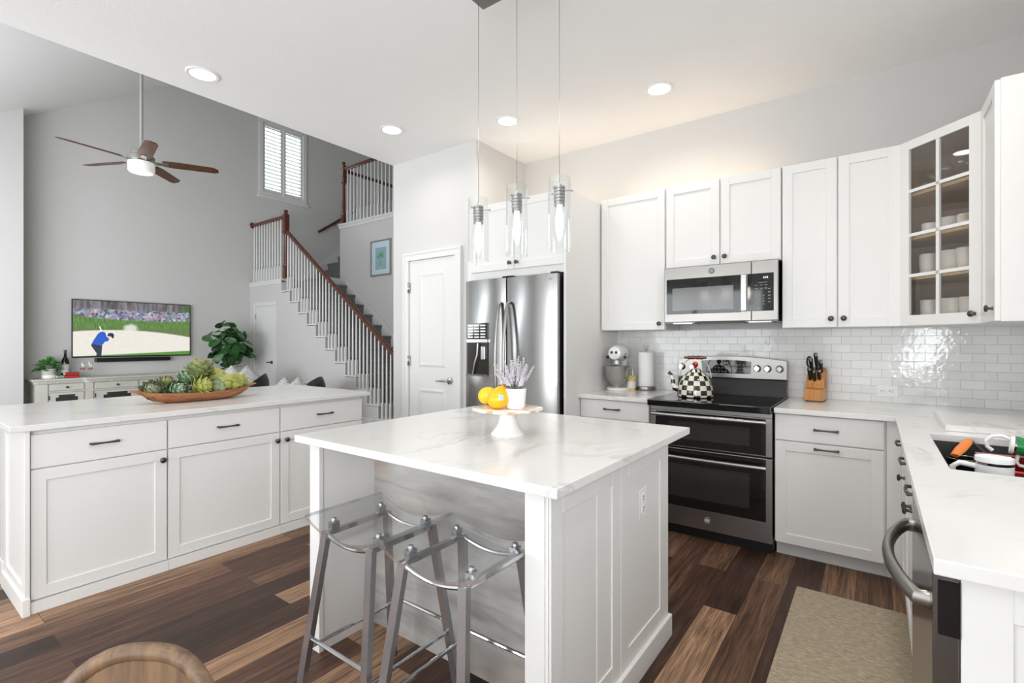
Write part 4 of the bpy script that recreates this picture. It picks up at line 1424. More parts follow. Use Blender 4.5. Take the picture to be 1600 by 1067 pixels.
MB().tube([(0.10, -0.05, 0.185), (0.135, -0.06, 0.18), (0.14, -0.06, 0.12), (0.092, -0.05, 0.095)], 0.006, 8).build('bowl_handle', 'nickel', bw, smooth=50)

jr = thing('honey_jar', 'small glass jar with yellow lid beside the stand mixer', 'jar', (-1.612, 3.84, ZT))
MB().lathe([(0, 0), (0.033, 0), (0.036, 0.006), (0.036, 0.085), (0.031, 0.098), (0, 0.098)], n=24).build('jar_body', 'jar', jr, smooth=40)
MB().lathe([(0.0363, 0.02), (0.0368, 0.022), (0.0368, 0.07), (0.0363, 0.072)], n=24).build('paper_label', 'label', jr, smooth=40)
MB().lathe([(0, 0.122), (0.032, 0.122), (0.034, 0.118), (0.034, 0.098), (0, 0.098)], n=24).build('lid', 'lidyellow', jr, smooth=40)

ph = thing('paper_towel_holder', 'steel paper towel holder with forked top beside the yellow-lidded jar', 'holder', (-1.52, 3.93, ZT))
MB().lathe([(0, 0), (0.08, 0), (0.082, 0.004), (0.08, 0.028), (0.06, 0.032), (0, 0.032)], n=32).build('base', 'steel', ph, smooth=40)
MB().tube([(0, 0, 0.03), (0, 0, 0.325)], 0.007, 10).tube([(0, 0, 0.322), (-0.008, 0, 0.33), (-0.016, 0, 0.37)], 0.006, 8).tube([(0, 0, 0.322), (0.008, 0, 0.33), (0.016, 0, 0.37)], 0.006, 8).build('post', 'steel', ph, smooth=50)
pr = MB().lathe([(0.02, 0), (0.064, 0), (0.0655, 0.002), (0.0655, 0.277), (0.064, 0.279), (0.02, 0.279)], (-1.52, 3.93, ZT + 0.033), 32, closed=True).build('paper_towel_roll', 'paper', smooth=40)
tag(pr, 'white paper towel roll on the steel holder', 'paper towel')

# kettle
KX, KY = -1.035, 3.62
kt = thing('kettle', 'black and white checked enamel kettle with wooden grip on the cooktop', 'kettle', (KX, KY, 0.9205), R(10))
prof = [(0, 0), (0.108, 0), (0.119, 0.006), (0.121, 0.03), (0.116, 0.07), (0.102, 0.115), (0.082, 0.15), (0.06, 0.172), (0.052, 0.176)]
MB().lathe(prof + [(0, 0.176)], n=48).build('kettle_body', m_check(-0.015, 0.0335, 16), kt, smooth=40)
kl = MB().lathe([(0.05, 0.176), (0.05, 0.181), (0.036, 0.196), (0.014, 0.204), (0, 0.204)], n=32).build('lid', m_check(0.1, 0.0335, 16), kt, smooth=40)
MB().lathe([(0.004, 0.203), (0.008, 0.21), (0.017, 0.22), (0.02, 0.232), (0.013, 0.246), (0, 0.25)], n=20).build('lid_knob', 'red', kl, smooth=40)
MB().tube([(-0.112, 0, 0.05), (-0.14, 0, 0.058), (-0.153, 0, 0.085), (-0.155, 0, 0.12), (-0.168, 0, 0.155), (-0.185, 0, 0.172)], [0.026, 0.022, 0.017, 0.014, 0.011, 0.013], 14).build('spout', m_check(-0.3, 0.03, 6), kt, smooth=50)
hpts = [(-0.105 * math.cos(a), 0, 0.135 + 0.145 * math.sin(a)) for a in [PI * k / 20 for k in range(21)]]
hn = MB().tube(hpts, 0.0035, 8).build('wire_handle', 'nickel', kt, smooth=50)
MB().lathe([(0, -0.075), (0.008, -0.075), (0.011, -0.066), (0.009, -0.06), (0.013, -0.045), (0.014, -0.012), (0.0105, 0), (0.014, 0.012), (0.013, 0.045), (0.009, 0.06), (0.011, 0.066), (0.008, 0.075), (0, 0.075)], (0, 0, 0.280), 18, 'x').build('wooden_grip', 'mahog', hn, smooth=40)

# knife block and knives
kb = thing('knife_block', 'honey coloured wooden knife block near the range', 'knife block', (-0.322, 3.90, ZT), R(-6))
MB().prism([(-0.085, 0.006), (0.085, 0.006), (0.085, 0.205), (0.035, 0.225), (-0.045, 0.09), (-0.085, 0.082)], 'x', -0.052, 0.052).bevel(0.003).build('block', 'beech', kb)
MB().box(0.052, 0.054, -0.08, 0.08, 0.008, 0.08).build('side_grain', 'beechend', kb)
for x in (-0.04, 0.04):
    for y in (-0.07, 0.07):
        MB().lathe([(0, 0), (0.007, 0), (0.007, 0.007), (0, 0.007)], (x, y, 0), 10).build('foot', 'black', kb)
KN = [(-0.030, 0.000, 0.125, 'black-handled steak knife in the front row of the block, nearest the range', 0.11),
      (-0.004, -0.004, 0.120, 'black-handled steak knife in the middle of the front row of the block', 0.10),
      (0.024, 0.004, 0.125, 'black-handled steak knife in the front row of the block, nearest the corner', 0.10),
      (-0.026, 0.030, 0.178, 'black-handled knife with bright cap in the second row of the block', 0.12),
      (0.004, 0.036, 0.19, 'tallest black-handled carving knife at the back of the block', 0.145),
      (0.030, 0.030, 0.178, 'short black-handled knife with bright cap at the back corner of the block', 0.105)]
Mk = Matrix.Translation((-0.322, 3.90, ZT)) @ Matrix.Rotation(R(-6), 4, 'Z')
tilt = R(-27)
for x, y, z, lb, L in KN:
    p = Mk @ Vector((x, y, z))
    k = thing('kitchen_knife', lb, 'knife', p, R(-6), 'knives in the wooden block')
    ax = Vector((0, -math.sin(-tilt), math.cos(tilt)))
    P = lambda d: (ax * d)[:]
    MB().tube([P(-0.05), P(0.004)], [0.0075, 0.0085], 4, sx=1.0, sy=0.3).build('blade', 'nickel', k)
    MB().tube([P(0.004), P(0.02), P(L * 0.6), P(L - 0.014)], [0.011, 0.0115, 0.0125, 0.014], 8, sx=0.9).build('handle', 'black', k, smooth=40)
    MB().tube([P(L - 0.014), P(L)], [0.0145, 0.014], 8, sx=0.9).build('end_cap', 'nickel', k, smooth=40)
k = thing('kitchen_scissors', 'black looped scissors handle at the back of the knife block', 'scissors', Mk @ Vector((-0.040, 0.045, 0.205)), R(-6))
MB().tube([(0, 0, -0.04), (0, -0.012, 0.02)], [0.005, 0.006], 4).build('blade', 'nickel', k)
MB().tube([(0.0 + 0.014 * math.cos(a), -0.03 - 0.012 * math.sin(a) * 0.4, 0.055 + 0.036 * math.sin(a)) for a in [2 * PI * i / 16 for i in range(16)]], 0.006, 8, closed=True).build('loop_handle', 'black', k, smooth=50)

# cake stand with pot and fruit
CX, CY = -1.268, 1.690
cs = thing('cake_stand', 'white footed cake stand with floral top on the square island', 'cake stand', (CX, CY, ZT))
MB().lathe([(0, 0), (0.070, 0), (0.072, 0.004), (0.071, 0.010), (0.064, 0.016), (0.061, 0.022), (0.054, 0.030), (0.042, 0.052), (0.036, 0.075), (0.034, 0.102), (0, 0.102)], n=40).build('pedestal', 'ceramic', cs, smooth=40)
MB().lathe([(0, 0.102), (0.05, 0.102), (0.135, 0.104), (0.151, 0.110), (0.153, 0.114), (0.150, 0.1155), (0, 0.113)], n=48).build('plate', 'floral', cs, smooth=40)
ZP = ZT + 0.1155
px_, py_ = CX + 0.028, CY + 0.018
lv = thing('lavender_plant', 'pale lavender in a small white pot on the cake stand', 'plant', (px_, py_, ZP - 0.001))
MB().lathe([(0, 0), (0.037, 0), (0.039, 0.002), (0.039, 0.006), (0.042, 0.008), (0.048, 0.086), (0.0445, 0.086), (0.043, 0.078), (0, 0.078)], n=36).build('pot', 'ceramic', lv, smooth=40)
MB().lathe([(0, 0.078), (0.043, 0.078), (0.02, 0.083), (0, 0.084)], n=20).build('soil', 'soil', lv)
random.seed(11)
ms = MB(); mf = MB()
for i in range(48):
    a = random.uniform(0, 2 * PI); rr_ = 0.028 * math.sqrt(random.random())
    lean = random.uniform(0.1, 0.95) * (0.4 + rr_ / 0.03)
    L = random.uniform(0.065, 0.145) * (1.0 if lean < 0.7 else 0.85)
    b0 = Vector((rr_ * math.cos(a), rr_ * math.sin(a), 0.08))
    d = Vector((math.cos(a) * lean * 0.75, math.sin(a) * lean * 0.75, 1)).normalized()
    tip = b0 + d * L
    mid = b0 + d * L * 0.5 + Vector((0, 0, 0.006))
    ms.tube([b0, mid, tip], 0.0011, 4)
    for j in range(13):
        u = 0.38 + 0.62 * j / 12
        c = b0.lerp(tip, u)
        w = 0.0041 * (1.2 - 0.7 * u)
        for q_ in range(3):
            aa = q_ * 2.1 + j
            mf.ball(c + Vector((math.cos(aa), math.sin(aa), random.uniform(-0.3, 0.5))) * w * 1.2, w * random.uniform(0.75, 1.2), 5, 4)
ms.build('stems', 'lavstem', lv)
mf.build('blossoms', 'lav', lv)


def fruit(label, loc, rz, tiltx, mat, stick, sc):
    t = thing('yellow_mango', label, 'fruit', loc, rz, 'yellow fruit on the cake stand')
    m_ = MB()
    n, mm_ = 24, 16
    rings = []
    for i in range(mm_ + 1):
        u = i / mm_
        z = -math.cos(PI * u)
        r_ = math.sin(PI * u) * (1.0 - 0.22 * z - 0.05 * z * z)
        rings.append([(r_ * math.cos(2 * PI * j / n) * 0.046 + (0.022 * z * z if z > 0 else 0), r_ * math.sin(2 * PI * j / n) * 0.042, z * 0.050) for j in range(n)])
    V = [[m_.bm.verts.new(rings[i][0])] if i in (0, mm_) else [m_.bm.verts.new(p) for p in rings[i]] for i in range(mm_ + 1)]
    for a_, b_ in zip(V, V[1:]):
        for j in range(n):
            k_ = (j + 1) % n
            if len(a_) == 1:
                m_._f([a_[0], b_[k_], b_[j]], True)
            elif len(b_) == 1:
                m_._f([a_[j], a_[k_], b_[0]], True)
            else:
                m_._f([a_[j], a_[k_], b_[k_], b_[j]], True)
    rot = Matrix.Translation((0, 0, 0.043 * sc)) @ Matrix.Rotation(tiltx, 4, 'X') @ Matrix.Scale(sc, 4)
    m_.xf(rot)
    zmin = min(v.co.z for v in m_.bm.verts)
    m_.xf(Matrix.Translation((0, 0, -zmin)))
    o = m_.build('fruit_skin', mat, t, smooth=60)
    top = Matrix.Translation((0, 0, -zmin)) @ rot
    MB().lathe([(0, 0.053), (0.005, 0.052), (0.006, 0.049), (0, 0.047)], (0.012, 0, 0), 10).xf(top).build('stem_scar', 'bark', t, smooth=40)
    if stick:
        MB().sheet(lambda u, v: ((u - 0.5) * 0.020, -0.0435 + 0.0022 * ((u - 0.5) ** 2 + (v - 0.5) ** 2) * 4, (v - 0.5) * 0.024 - 0.004), 4, 4).xf(Matrix.Translation((0.006, -0.0018, -0.003))).xf(top).build('sticker', 'sticker', t, smooth=60)
    return t


fx, fy = on_z(771, 641, ZP)
fruit('front golden yellow mango with a teal sticker on the cake stand', (fx - 0.012, fy + 0.045, ZP - 0.001), YAW + R(12), R(-12), 'yellow', True, 1.0)
fx, fy = on_z(754, 637, ZP)
fruit('paler yellow mango half hidden behind the stickered one', (fx - 0.045, fy + 0.095, ZP - 0.001), YAW + R(40), R(75), 'yellow2', False, 0.92)

# dough bowl with artichokes
BX, BY = -3.72, 1.44
db = thing('dough_bowl', 'long carved wooden dough bowl holding artichokes', 'bowl', (BX, BY, ZT))


def bowl_pt(u, v, inset):
    a = 2 * PI * u
    L, W, H_ = 0.345 - inset, 0.125 - inset, 0.062
    k = v
    rr_ = 0.55 + 0.45 * k ** 0.6
    ca, sa = math.cos(a), math.sin(a)
    e = 0.85
    x = W * rr_ * math.copysign(abs(ca) ** e, ca)
    y = L * rr_ * math.copysign(abs(sa) ** 1.15, sa)
    z = H_ * k ** 1.5 + 0.022 * (abs(sa) ** 3) * k
    return (x, y, z + (inset * 0.9 if v < 0.5 else 0))


m = MB()
G = []
prof = [(0.0, 0), (0.35, 0), (0.7, 0), (1.0, 0), (1.0, 0.014), (0.7, 0.014), (0.35, 0.014), (0.0, 0.014)]
nU = 40
for v_, ins in prof:
    G.append([m.bm.verts.new(bowl_pt(i / nU, v_, ins)) for i in range(nU)])
for a_, b_ in zip(G, G[1:]):
    for i in range(nU):
        m._f([a_[i], a_[(i + 1) % nU], b_[(i + 1) % nU], b_[i]], True)
m._f(G[0][::-1]); m._f(G[-1])
m.build('bowl_body', 'bowlwood', db, smooth=50)
for s_ in (-1, 1):
    MB().tube([(0, s_ * 0.325, 0.076), (0, s_ * 0.36, 0.086), (0, s_ * 0.385, 0.090)], [0.035, 0.026, 0.014], 10, sy=0.35).build('end_grip', 'bowlwood', db, smooth=50)


def artichoke_mesh(seed, r_, petals, mats, open_=0.3, tall=1.05):
    random.seed(seed)
    m_ = MB()
    uvs = {}
    uvl = m_.bm.loops.layers.uv.new('UVMap')
    ga = 2.39996
    m_.ball((0, 0, 0), r_ * 0.80, 12, 8, sz=tall)
    for i in range(petals):
        u = (i + 0.5) / petals
        z = -0.85 + 1.65 * u
        rad = math.sqrt(max(0.03, 1 - (z * 0.93) ** 2))
        a = ga * i
        base = Vector((rad * math.cos(a), rad * math.sin(a), z * tall)) * r_ * 0.80
        outn = base.normalized()
        upv = Vector((-outn.x * outn.z, -outn.y * outn.z, 1 - outn.z * outn.z))
        upv = upv.normalized() if upv.length > 1e-4 else Vector((1, 0, 0))
        side = outn.cross(upv).normalized()
        w = r_ * (0.42 - 0.12 * u) * random.uniform(0.9, 1.1)
        L = r_ * (0.80 - 0.15 * u) * random.uniform(0.9, 1.1)
        op = open_ * random.uniform(0.5, 1.4)
        rows = []
        for k_ in range(5):
            s__ = k_ / 4
            wid = w * (math.sin(PI * (0.18 + 0.74 * s__)) ** 0.8) * (1.0 if k_ < 4 else 0.35)
            c = base + upv * L * s__ + outn * (r_ * 0.10 + r_ * op * s__ * s__ - (0 if u < 0.55 else r_ * 0.42 * s__ * (u - 0.4)))
            rows.append([(c + side * wid * t__ + outn * (-0.12 * r_ * t__ * t__), s__) for t__ in (-1, 0, 1)])
        V = [[m_.bm.verts.new(p[0]) for p in rw] for rw in rows]
        for k_ in range(4):
            for t__ in range(2):
                f = m_._f([V[k_][t__], V[k_][t__ + 1], V[k_ + 1][t__ + 1], V[k_ + 1][t__]], True)
                if f:
                    for lp, yv in zip(f.loops, (k_ / 4, k_ / 4, (k_ + 1) / 4, (k_ + 1) / 4)):
                        lp[uvl].uv = (0.5, yv)
    m_.tube([(0, 0, -r_ * 0.75), (0, 0, -r_ * 1.05)], r_ * 0.16, 8)
    for f in m_.bm.faces:
        pass
    return m_


AM = [m_artichoke('green_artichoke_leaf', '#5a6b3c', '#808f56', '#a08f62'),
      m_artichoke('yellow_artichoke_leaf', '#8a9440', '#a9ad5c', '#b3a866'),
      m_artichoke('purple_tinged_artichoke_leaf', '#6b7f5c', '#9aa87c', '#6d5560'),
      m_artichoke('blue_green_artichoke_leaf', '#3d5b3f', '#7d9d78', '#a9b89a')]
ART = [  # x, y, z, r, mat, tilt, label
    (0.00, -0.265, 0.105, 0.056, 2, 50, 'purple tinged artichoke at the open-end tip of the bowl'),
    (0.04, -0.140, 0.100, 0.058, 3, 70, 'dark blue-green artichoke lying second from the bowl tip'),
    (-0.05, -0.175, 0.135, 0.050, 0, 30, 'green artichoke tucked behind the first two in the bowl'),
    (0.055, -0.005, 0.108, 0.064, 1, 60, 'bright yellow-green artichoke at the middle front of the bowl'),
    (-0.05, -0.055, 0.165, 0.052, 3, 40, 'dark green artichoke below the topmost one'),
    (0.00, 0.005, 0.225, 0.072, 0, 15, 'large topmost green artichoke of the pile'),
    (-0.03, 0.110, 0.165, 0.060, 1, 75, 'yellow-green artichoke right beside the topmost one'),
    (0.045, 0.095, 0.095, 0.048, 2, 95, 'small purple tinged artichoke pointing sideways in the middle'),
    (0.03, 0.165, 0.115, 0.060, 1, 80, 'pale yellow artichoke with spread leaves in the right half'),
    (0.00, 0.260, 0.118, 0.056, 1, 65, 'yellow artichoke at the stair-end tip of the bowl')]
for i, (x, y, z, r_, mi, tl, lb) in enumerate(ART):
    mm_ = artichoke_mesh(50 + i, r_, 46, AM, 0.22 if mi != 1 else 0.32)
    mm_.xf(Matrix.Translation((BX + x, BY + y, ZT + z - 0.016)) @ Matrix.Rotation(R(20 * i), 4, 'Z') @ Matrix.Rotation(R(tl), 4, 'Y'))
    o = mm_.build('artichoke', AM[mi], smooth=70)
    tag(o, lb, 'artichoke', 'artichokes in the dough bowl')

# ================================================================== STOOLS, MAT, CHAIR
def make_stool(loc, label):
    t = thing('bar_stool', label, 'stool', loc, 0, 'clear acrylic bar stools')
    HX, HY = 0.205, 0.17
    zs_ = lambda u: 0.645 + 0.048 * (abs(2 * u - 1) ** 2.0)
    fa = lambda u, v: (-HX + 2 * HX * u, -HY + 2 * HY * v, zs_(u))
    fb = lambda u, v: (-HX + 2 * HX * u, -HY + 2 * HY * v, zs_(u) - 0.012)
    m_ = MB(); m_.shell(fa, fb, 16, 2)
    for f in m_.bm.faces:
        f.normal_update()
        c = f.calc_center_median()
        if abs(f.normal.z) < 0.35 and (abs(abs(c.x) - HX) < 0.004 or abs(abs(c.y) - HY) < 0.004):
            f.material_index = 1
    m_.build('seat', ['acrylic', 'acryledge'], t, smooth=40)
    FX, FY_ = 0.125, 0.135
    SXf, SYf = 0.185, 0.215
    fr_ = MB()
    for sy in (-1, 1):
        fr_.tube([(-FX + 2 * FX * k / 10, sy * FY_, 0.617 + 0.022 * (2 * k / 10 - 1) ** 2 - 0.005) for k in range(11)], 0.0075, 8)
    for sx_ in (-1, 1):
        fr_.tube([(sx_ * FX, -FY_, 0.634), (sx_ * FX, FY_, 0.634)], 0.009, 4)
    fr_.build('seat_frame', 'chrome', t, smooth=40)
    for sx_ in (-1, 1):
        for sy in (-1, 1):
            a_ = Vector((sx_ * FX, sy * FY_, 0.637)); b_ = Vector((sx_ * SXf, sy * SYf, 0.0))
            MB().tube([a_, b_], 0.0125, 4, sx=1.25, sy=0.8, up=(0, 1, 0)).build('leg', 'chromedark', t)
            c_ = MB().box(sx_ * FX - 0.011, sx_ * FX + 0.011, sy * (FY_ - 0.03) - 0.016, sy * (FY_ - 0.03) + 0.016, 0.632, 0.668)
            c_.lathe([(0, 0.012), (0.008, 0.012), (0.010, 0.006), (0.010, 0)], (sx_ * FX, sy * (FY_ - 0.03), 0.668), 12).build('seat_clamp', 'chromedark', t)
    zl = 0.245
    kf = lambda s_, z: (FX + (SXf - FX) * (1 - z / 0.637)) if s_ == 'x' else (FY_ + (SYf - FY_) * (1 - z / 0.637))
    for sy in (-1, 1):
        z = zl + 0.03
        MB().tube([(-kf('x', z), sy * kf('y', z), z), (kf('x', z), sy * kf('y', z), z)], 0.007, 8).build('stretcher', 'chrome', t, smooth=40)
    for sx_ in (-1, 1):
        z = zl - 0.01
        MB().tube([(sx_ * kf('x', z), -kf('y', z), z), (sx_ * kf('x', z), kf('y', z), z)], 0.007, 8).build('stretcher', 'chrome', t, smooth=40)
    return t


st1 = make_stool((-1.445, 1.155, 0), 'clear acrylic bar stool with chrome legs nearer the long island')
dup(st1, (-1.04, 1.155, 0), 'clear acrylic bar stool with chrome legs nearer the range side')

mt = MB().box(-0.335, 0.165, 1.55, 3.005, 0.001, 0.018).bevel(0.007, 3).build('kitchen_mat', 'mat', smooth=50)
tag(mt, 'beige woven kitchen mat on the floor before the sink run', 'mat')

# wooden dining chair, only the top of its back in the picture
ch = thing('dining_chair', 'weathered wooden dining chair with rounded back in the near corner', 'chair', (-0.82, 0.10, 0), R(36))
def back_pt(u, v, off):
    # u across, v up
    w = 0.185
    x = (2 * u - 1)
    top = 0.806 - 0.0
    hx = w * x
    z = 0.46 + (top - 0.46) * v * (1 - 0.62 * abs(x) ** 3.0)
    y = 0.165 + 0.05 * (1 - x * x) + 0.06 * (z - 0.46) + off
    return (hx, y, z)
MB().shell(lambda u, v: back_pt(u, v, 0), lambda u, v: back_pt(u, v, 0.014), 24, 8).build('backrest', 'chairwood', ch, smooth=50)
rim = [back_pt(u / 24, 1, 0.007) for u in range(25)]
rim = [(rim[0][0], rim[0][1], 0.45)] + rim + [(rim[-1][0], rim[-1][1], 0.45)]
MB().tube(rim, 0.0135, 10).build('back_rim', 'chairwood', ch, smooth=50)
MB().shell(lambda u, v: (0.215 * math.sqrt(1 - (2 * u - 1) ** 2 * 0.12) * (2 * v - 1), 0.20 * (2 * u - 1), 0.455 - 0.012 * (1 - (2 * u - 1) ** 2)), lambda u, v: (0.205 * math.sqrt(1 - (2 * u - 1) ** 2 * 0.12) * (2 * v - 1), 0.19 * (2 * u - 1), 0.425), 10, 10).build('seat', 'chairwood', ch, smooth=50)
for sx_ in (-1, 1):
    for sy in (-1, 1):
        MB().tube([(sx_ * 0.16, sy * 0.15, 0.43), (sx_ * 0.205, sy * 0.20, 0.0)], [0.019, 0.014], 10).build('leg', 'chairwood', ch, smooth=50)

# ================================================================== LIGHTS ON THE CEILING
def lamp_disc(name, x, y, watts):
    d = bpy.data.lights.new(name, 'AREA')
    d.shape = 'DISK'; d.size = 0.14; d.energy = watts; d.color = (1.0, 0.95, 0.88); d.spread = R(150)
    o = bpy.data.objects.new(name, d); COL.objects.link(o)
    o.location = (x, y, CEIL - 0.014)


def downlight(x, y, label, watts=3.2):
    t = thing('recessed_light', label, 'ceiling light', (x, y, CEIL), 0, 'recessed ceiling lights')
    MB().lathe([(0.074, -0.001), (0.098, -0.001), (0.099, -0.004), (0.092, -0.009), (0.076, -0.007)], n=40, closed=True).build('trim_ring', 'white', t, smooth=40)
    MB().lathe([(0, -0.004), (0.076, -0.004), (0.076, -0.001), (0, -0.001)], n=32).build('diffuser', 'led', t, smooth=40)
    lamp_disc('downlight', x, y, watts)


downlight(-3.602, 1.420, 'bright recessed ceiling light nearest the vaulted ceiling edge')
downlight(-3.269, 2.735, 'bright recessed ceiling light before the pantry wall, close to the ceiling edge')
downlight(-2.385, 3.178, 'bright recessed ceiling light in front of the refrigerator')
downlight(-1.223, 3.409, 'bright recessed ceiling light above the range front')
# unseen fill lamps added over the sink run and dining end for brightness
for _x, _y, _w in ((0.15, 2.45, 7.0), (-0.3, 0.7, 7.0), (-1.3, -1.3, 5.0), (-2.7, -0.7, 5.0), (-3.6, 0.1, 5.0)):
    lamp_disc('ceiling_fill', _x, _y, _w)


cn = MB().box(-1.495, -1.03, 1.70, 1.80, 2.886, 2.915).bevel(0.002).box(-1.30, -1.22, 1.72, 1.78, 2.915, CEIL)
cn = cn.build('pendant_canopy', 'steel')
tag(cn, 'steel canopy bar carrying the three glass pendants', 'canopy')


def pendant(x, y, zt, zb_, label):
    t = thing('pendant_light', label, 'pendant light', (x, y, zb_), 0, 'glass pendant lights over the square island')
    h = zt - zb_
    MB().tube([(0, 0, 2.886 - zb_), (0, 0, h - 0.02)], 0.0011, 6).build('cable', 'nickel', t)
    pr_ = [(0, h - 0.020), (0.006, h - 0.022), (0.008, h - 0.034), (0.022, h - 0.036)]
    z = h - 0.036
    for k in range(5):
        pr_ += [(0.0235, z), (0.0235, z - 0.008), (0.019, z - 0.0095), (0.019, z - 0.0125)]
        z -= 0.0135
    pr_ += [(0.022, z), (0.022, z - 0.012), (0.0, z - 0.012)]
    so = MB().lathe(pr_, n=28).build('socket', 'nickel', t, smooth=30)
    for a in (R(35), R(155), R(275)):
        c_, s__ = math.cos(a), math.sin(a)
        MB().tube([(0.02 * c_, 0.02 * s__, h - 0.052), (0.054 * c_, 0.054 * s__, h - 0.052)], 0.0018, 6).ball((0.053 * c_, 0.053 * s__, h - 0.052), 0.005, 10, 6).build('standoff_pin', 'nickel', so, smooth=50)
    b = z - 0.012
    MB().lathe([(0.009, b + 0.004), (0.010, b - 0.012), (0.0125, b - 0.030), (0.0165, b - 0.055), (0.0155, b - 0.080), (0.010, b - 0.102), (0.004, b - 0.118), (0, b - 0.122)], n=20).build('bulb', 'bulb', t, smooth=50)
    MB().lathe([(0.0478, 0), (0.0478, h), (0.0455, h), (0.0455, 0)], n=40, closed=True).build('glass_shade', 'glass', t, smooth=40)
    return t


PY_ = 1.75
pendant(-1.482, PY_, 1.977, 1.689, 'clear glass cylinder pendant nearest the pantry, lowest in the row of three')
pendant(-1.262, PY_, 1.995, 1.689, 'clear glass cylinder pendant in the middle of the row of three')
pendant(-1.046, PY_, 1.988, 1.689, 'clear glass cylinder pendant nearest the range side of the island')

# warm strip lights lying on top of the wall cabinets
def strip(x0, x1, y0, y1, z, label):
    o = MB().box(x0, x1, y0, y1, z, z + 0.012).build('strip_light', 'warm')
    tag(o, label, 'strip light', 'strip lights on top of the cabinets')


strip(-2.72, -1.90, 3.85, 3.88, 2.454, 'thin warm strip light on top of the refrigerator cabinet')
strip(-1.75, -0.60, 3.90, 3.93, 2.485, 'thin warm strip light on top of the range-wall cabinets')

# ================================================================== LIVING ROOM
# television
tv = thing('television', 'large flat TV showing golf on the grey wall', 'television', (TX + 0.03, 2.92, 1.06))
Y0, Y1, Z0, Z1 = 2.102, 3.742, 1.062, 1.976
MB().box(TX + 0.015, TX + 0.055, Y0, Y1, Z0, Z1).bevel(0.004).build('housing', 'black', tv, world=True)
XS = TX + 0.0562
sc_ = MB().poly([(XS, Y0 + 0.012, Z0 + 0.02), (XS, Y1 - 0.012, Z0 + 0.02), (XS, Y1 - 0.012, Z1 - 0.012), (XS, Y0 + 0.012, Z1 - 0.012)]).build('screen', 'screen', tv, world=True)


def tvp(x, y):
    u = (x - 100) / 1400.0
    yt = 100 + u * 72; yb = 785 - u * 8
    v = 1 - (y - yt) / (yb - yt)
    return (XS + 0.0012, Y0 + 0.012 + u * (Y1 - Y0 - 0.024), Z0 + 0.02 + v * (Z1 - Z0 - 0.032))


m = MB()
m.mi = 0
m.poly([tvp(*p) for p in ((300, 628), (312, 600), (335, 560), (362, 515), (395, 488), (425, 487), (448, 500), (458, 545), (488, 572), (484, 598), (440, 612), (415, 648), (370, 650), (330, 640))])
m.mi = 1
m.poly([tvp(*p) for p in ((298, 628), (330, 640), (370, 650), (412, 650), (408, 700), (402, 783), (345, 783), (350, 750), (318, 700), (290, 655))])
m.mi = 2
m.poly([tvp(*p) for p in ((468, 540), (472, 515), (492, 503), (528, 505), (545, 528), (540, 568), (524, 570), (510, 548))])
m.mi = 3
m.poly([tvp(*p) for p in ((470, 540), (510, 548), (508, 566), (490, 562), (474, 552))])
m.mi = 4
m.poly([tvp(*p) for p in ((440, 490), (468, 512), (470, 528), (455, 520))])
m.poly([tvp(*p) for p in ((378, 425), (386, 420), (408, 478), (400, 486))])
m.build('golfer_image', ['g_shirt', 'g_trouser', 'g_cap', 'g_skin', 'g_white'], sc_, world=True)
MB().box(TX + 0.001, TX + 0.02, 2.6, 3.2, 1.3, 1.7).build('wall_bracket', 'black', tv, world=True)
sb = MB().box(TX, TX + 0.09, 2.385, 3.418, 0.984, 1.050).bevel(0.008).build('soundbar', 'black')
tag(sb, 'long black soundbar on the wall below the television', 'soundbar')

# sideboard
sd = thing('sideboard', 'antique white breakfront sideboard below the television', 'sideboard', (-9.8, 2.78, 0))
SYA, SYB = 1.62, 3.94
XF, XC = -9.58, -9.53     # fronts of the end bays and of the centre
MB().box(TX + 0.02, XF - 0.02, SYA, SYB, 0.09, 0.70).box(TX + 0.02, XC - 0.02, 2.18, 3.38, 0.09, 0.70).build('carcass', 'side', sd, world=True)
mt_ = [(TX + 0.01, SYA - 0.04), (XF + 0.04, SYA - 0.04), (XF + 0.04, 2.13), (XC + 0.04, 2.16), (XC + 0.04, 3.40), (XF + 0.04, 3.43), (XF + 0.04, SYB + 0.04), (TX + 0.01, SYB + 0.04)]
MB().prism(mt_, 'z', 0.745, 0.772).bevel(0.006).build('top', 'side', sd, world=True)
mt2 = [(TX + 0.01, SYA - 0.015), (XF + 0.012, SYA - 0.015), (XF + 0.012, 2.15), (XC + 0.012, 2.175), (XC + 0.012, 3.385), (XF + 0.012, 3.41), (XF + 0.012, SYB + 0.015), (TX + 0.01, SYB + 0.015)]
MB().prism(mt2, 'z', 0.70, 0.745).bevel(0.010).build('cornice', 'side', sd, world=True)
m = MB()
yy = SYA + 0.02
while yy < SYB - 0.02:
    xf = XC if 2.18 < yy < 3.37 else XF
    m.box(xf + 0.005, xf + 0.020, yy, yy + 0.014, 0.706, 0.728)
    yy += 0.028
m.build('dentils', 'side', sd, world=True)
MB().box(TX + 0.02, XF + 0.005, SYA - 0.005, SYB + 0.005, 0.575, 0.592).box(TX + 0.02, XC + 0.005, 2.17, 3.39, 0.575, 0.592).box(TX + 0.02, XF + 0.01, SYA - 0.01, SYB + 0.01, 0.0, 0.09).box(TX + 0.02, XC + 0.01, 2.165, 3.395, 0.0, 0.09).build('mouldings', 'side', sd, world=True)
for y, xf in ((1.685, XF), (2.21, XC), (3.35, XC), (3.875, XF)):
    w = 0.065 if xf == XF else 0.04
    MB().box(xf - 0.02, xf + 0.002, y - w, y + w, 0.09, 0.70).bevel(0.004).build('pilaster', 'side', sd, world=True)
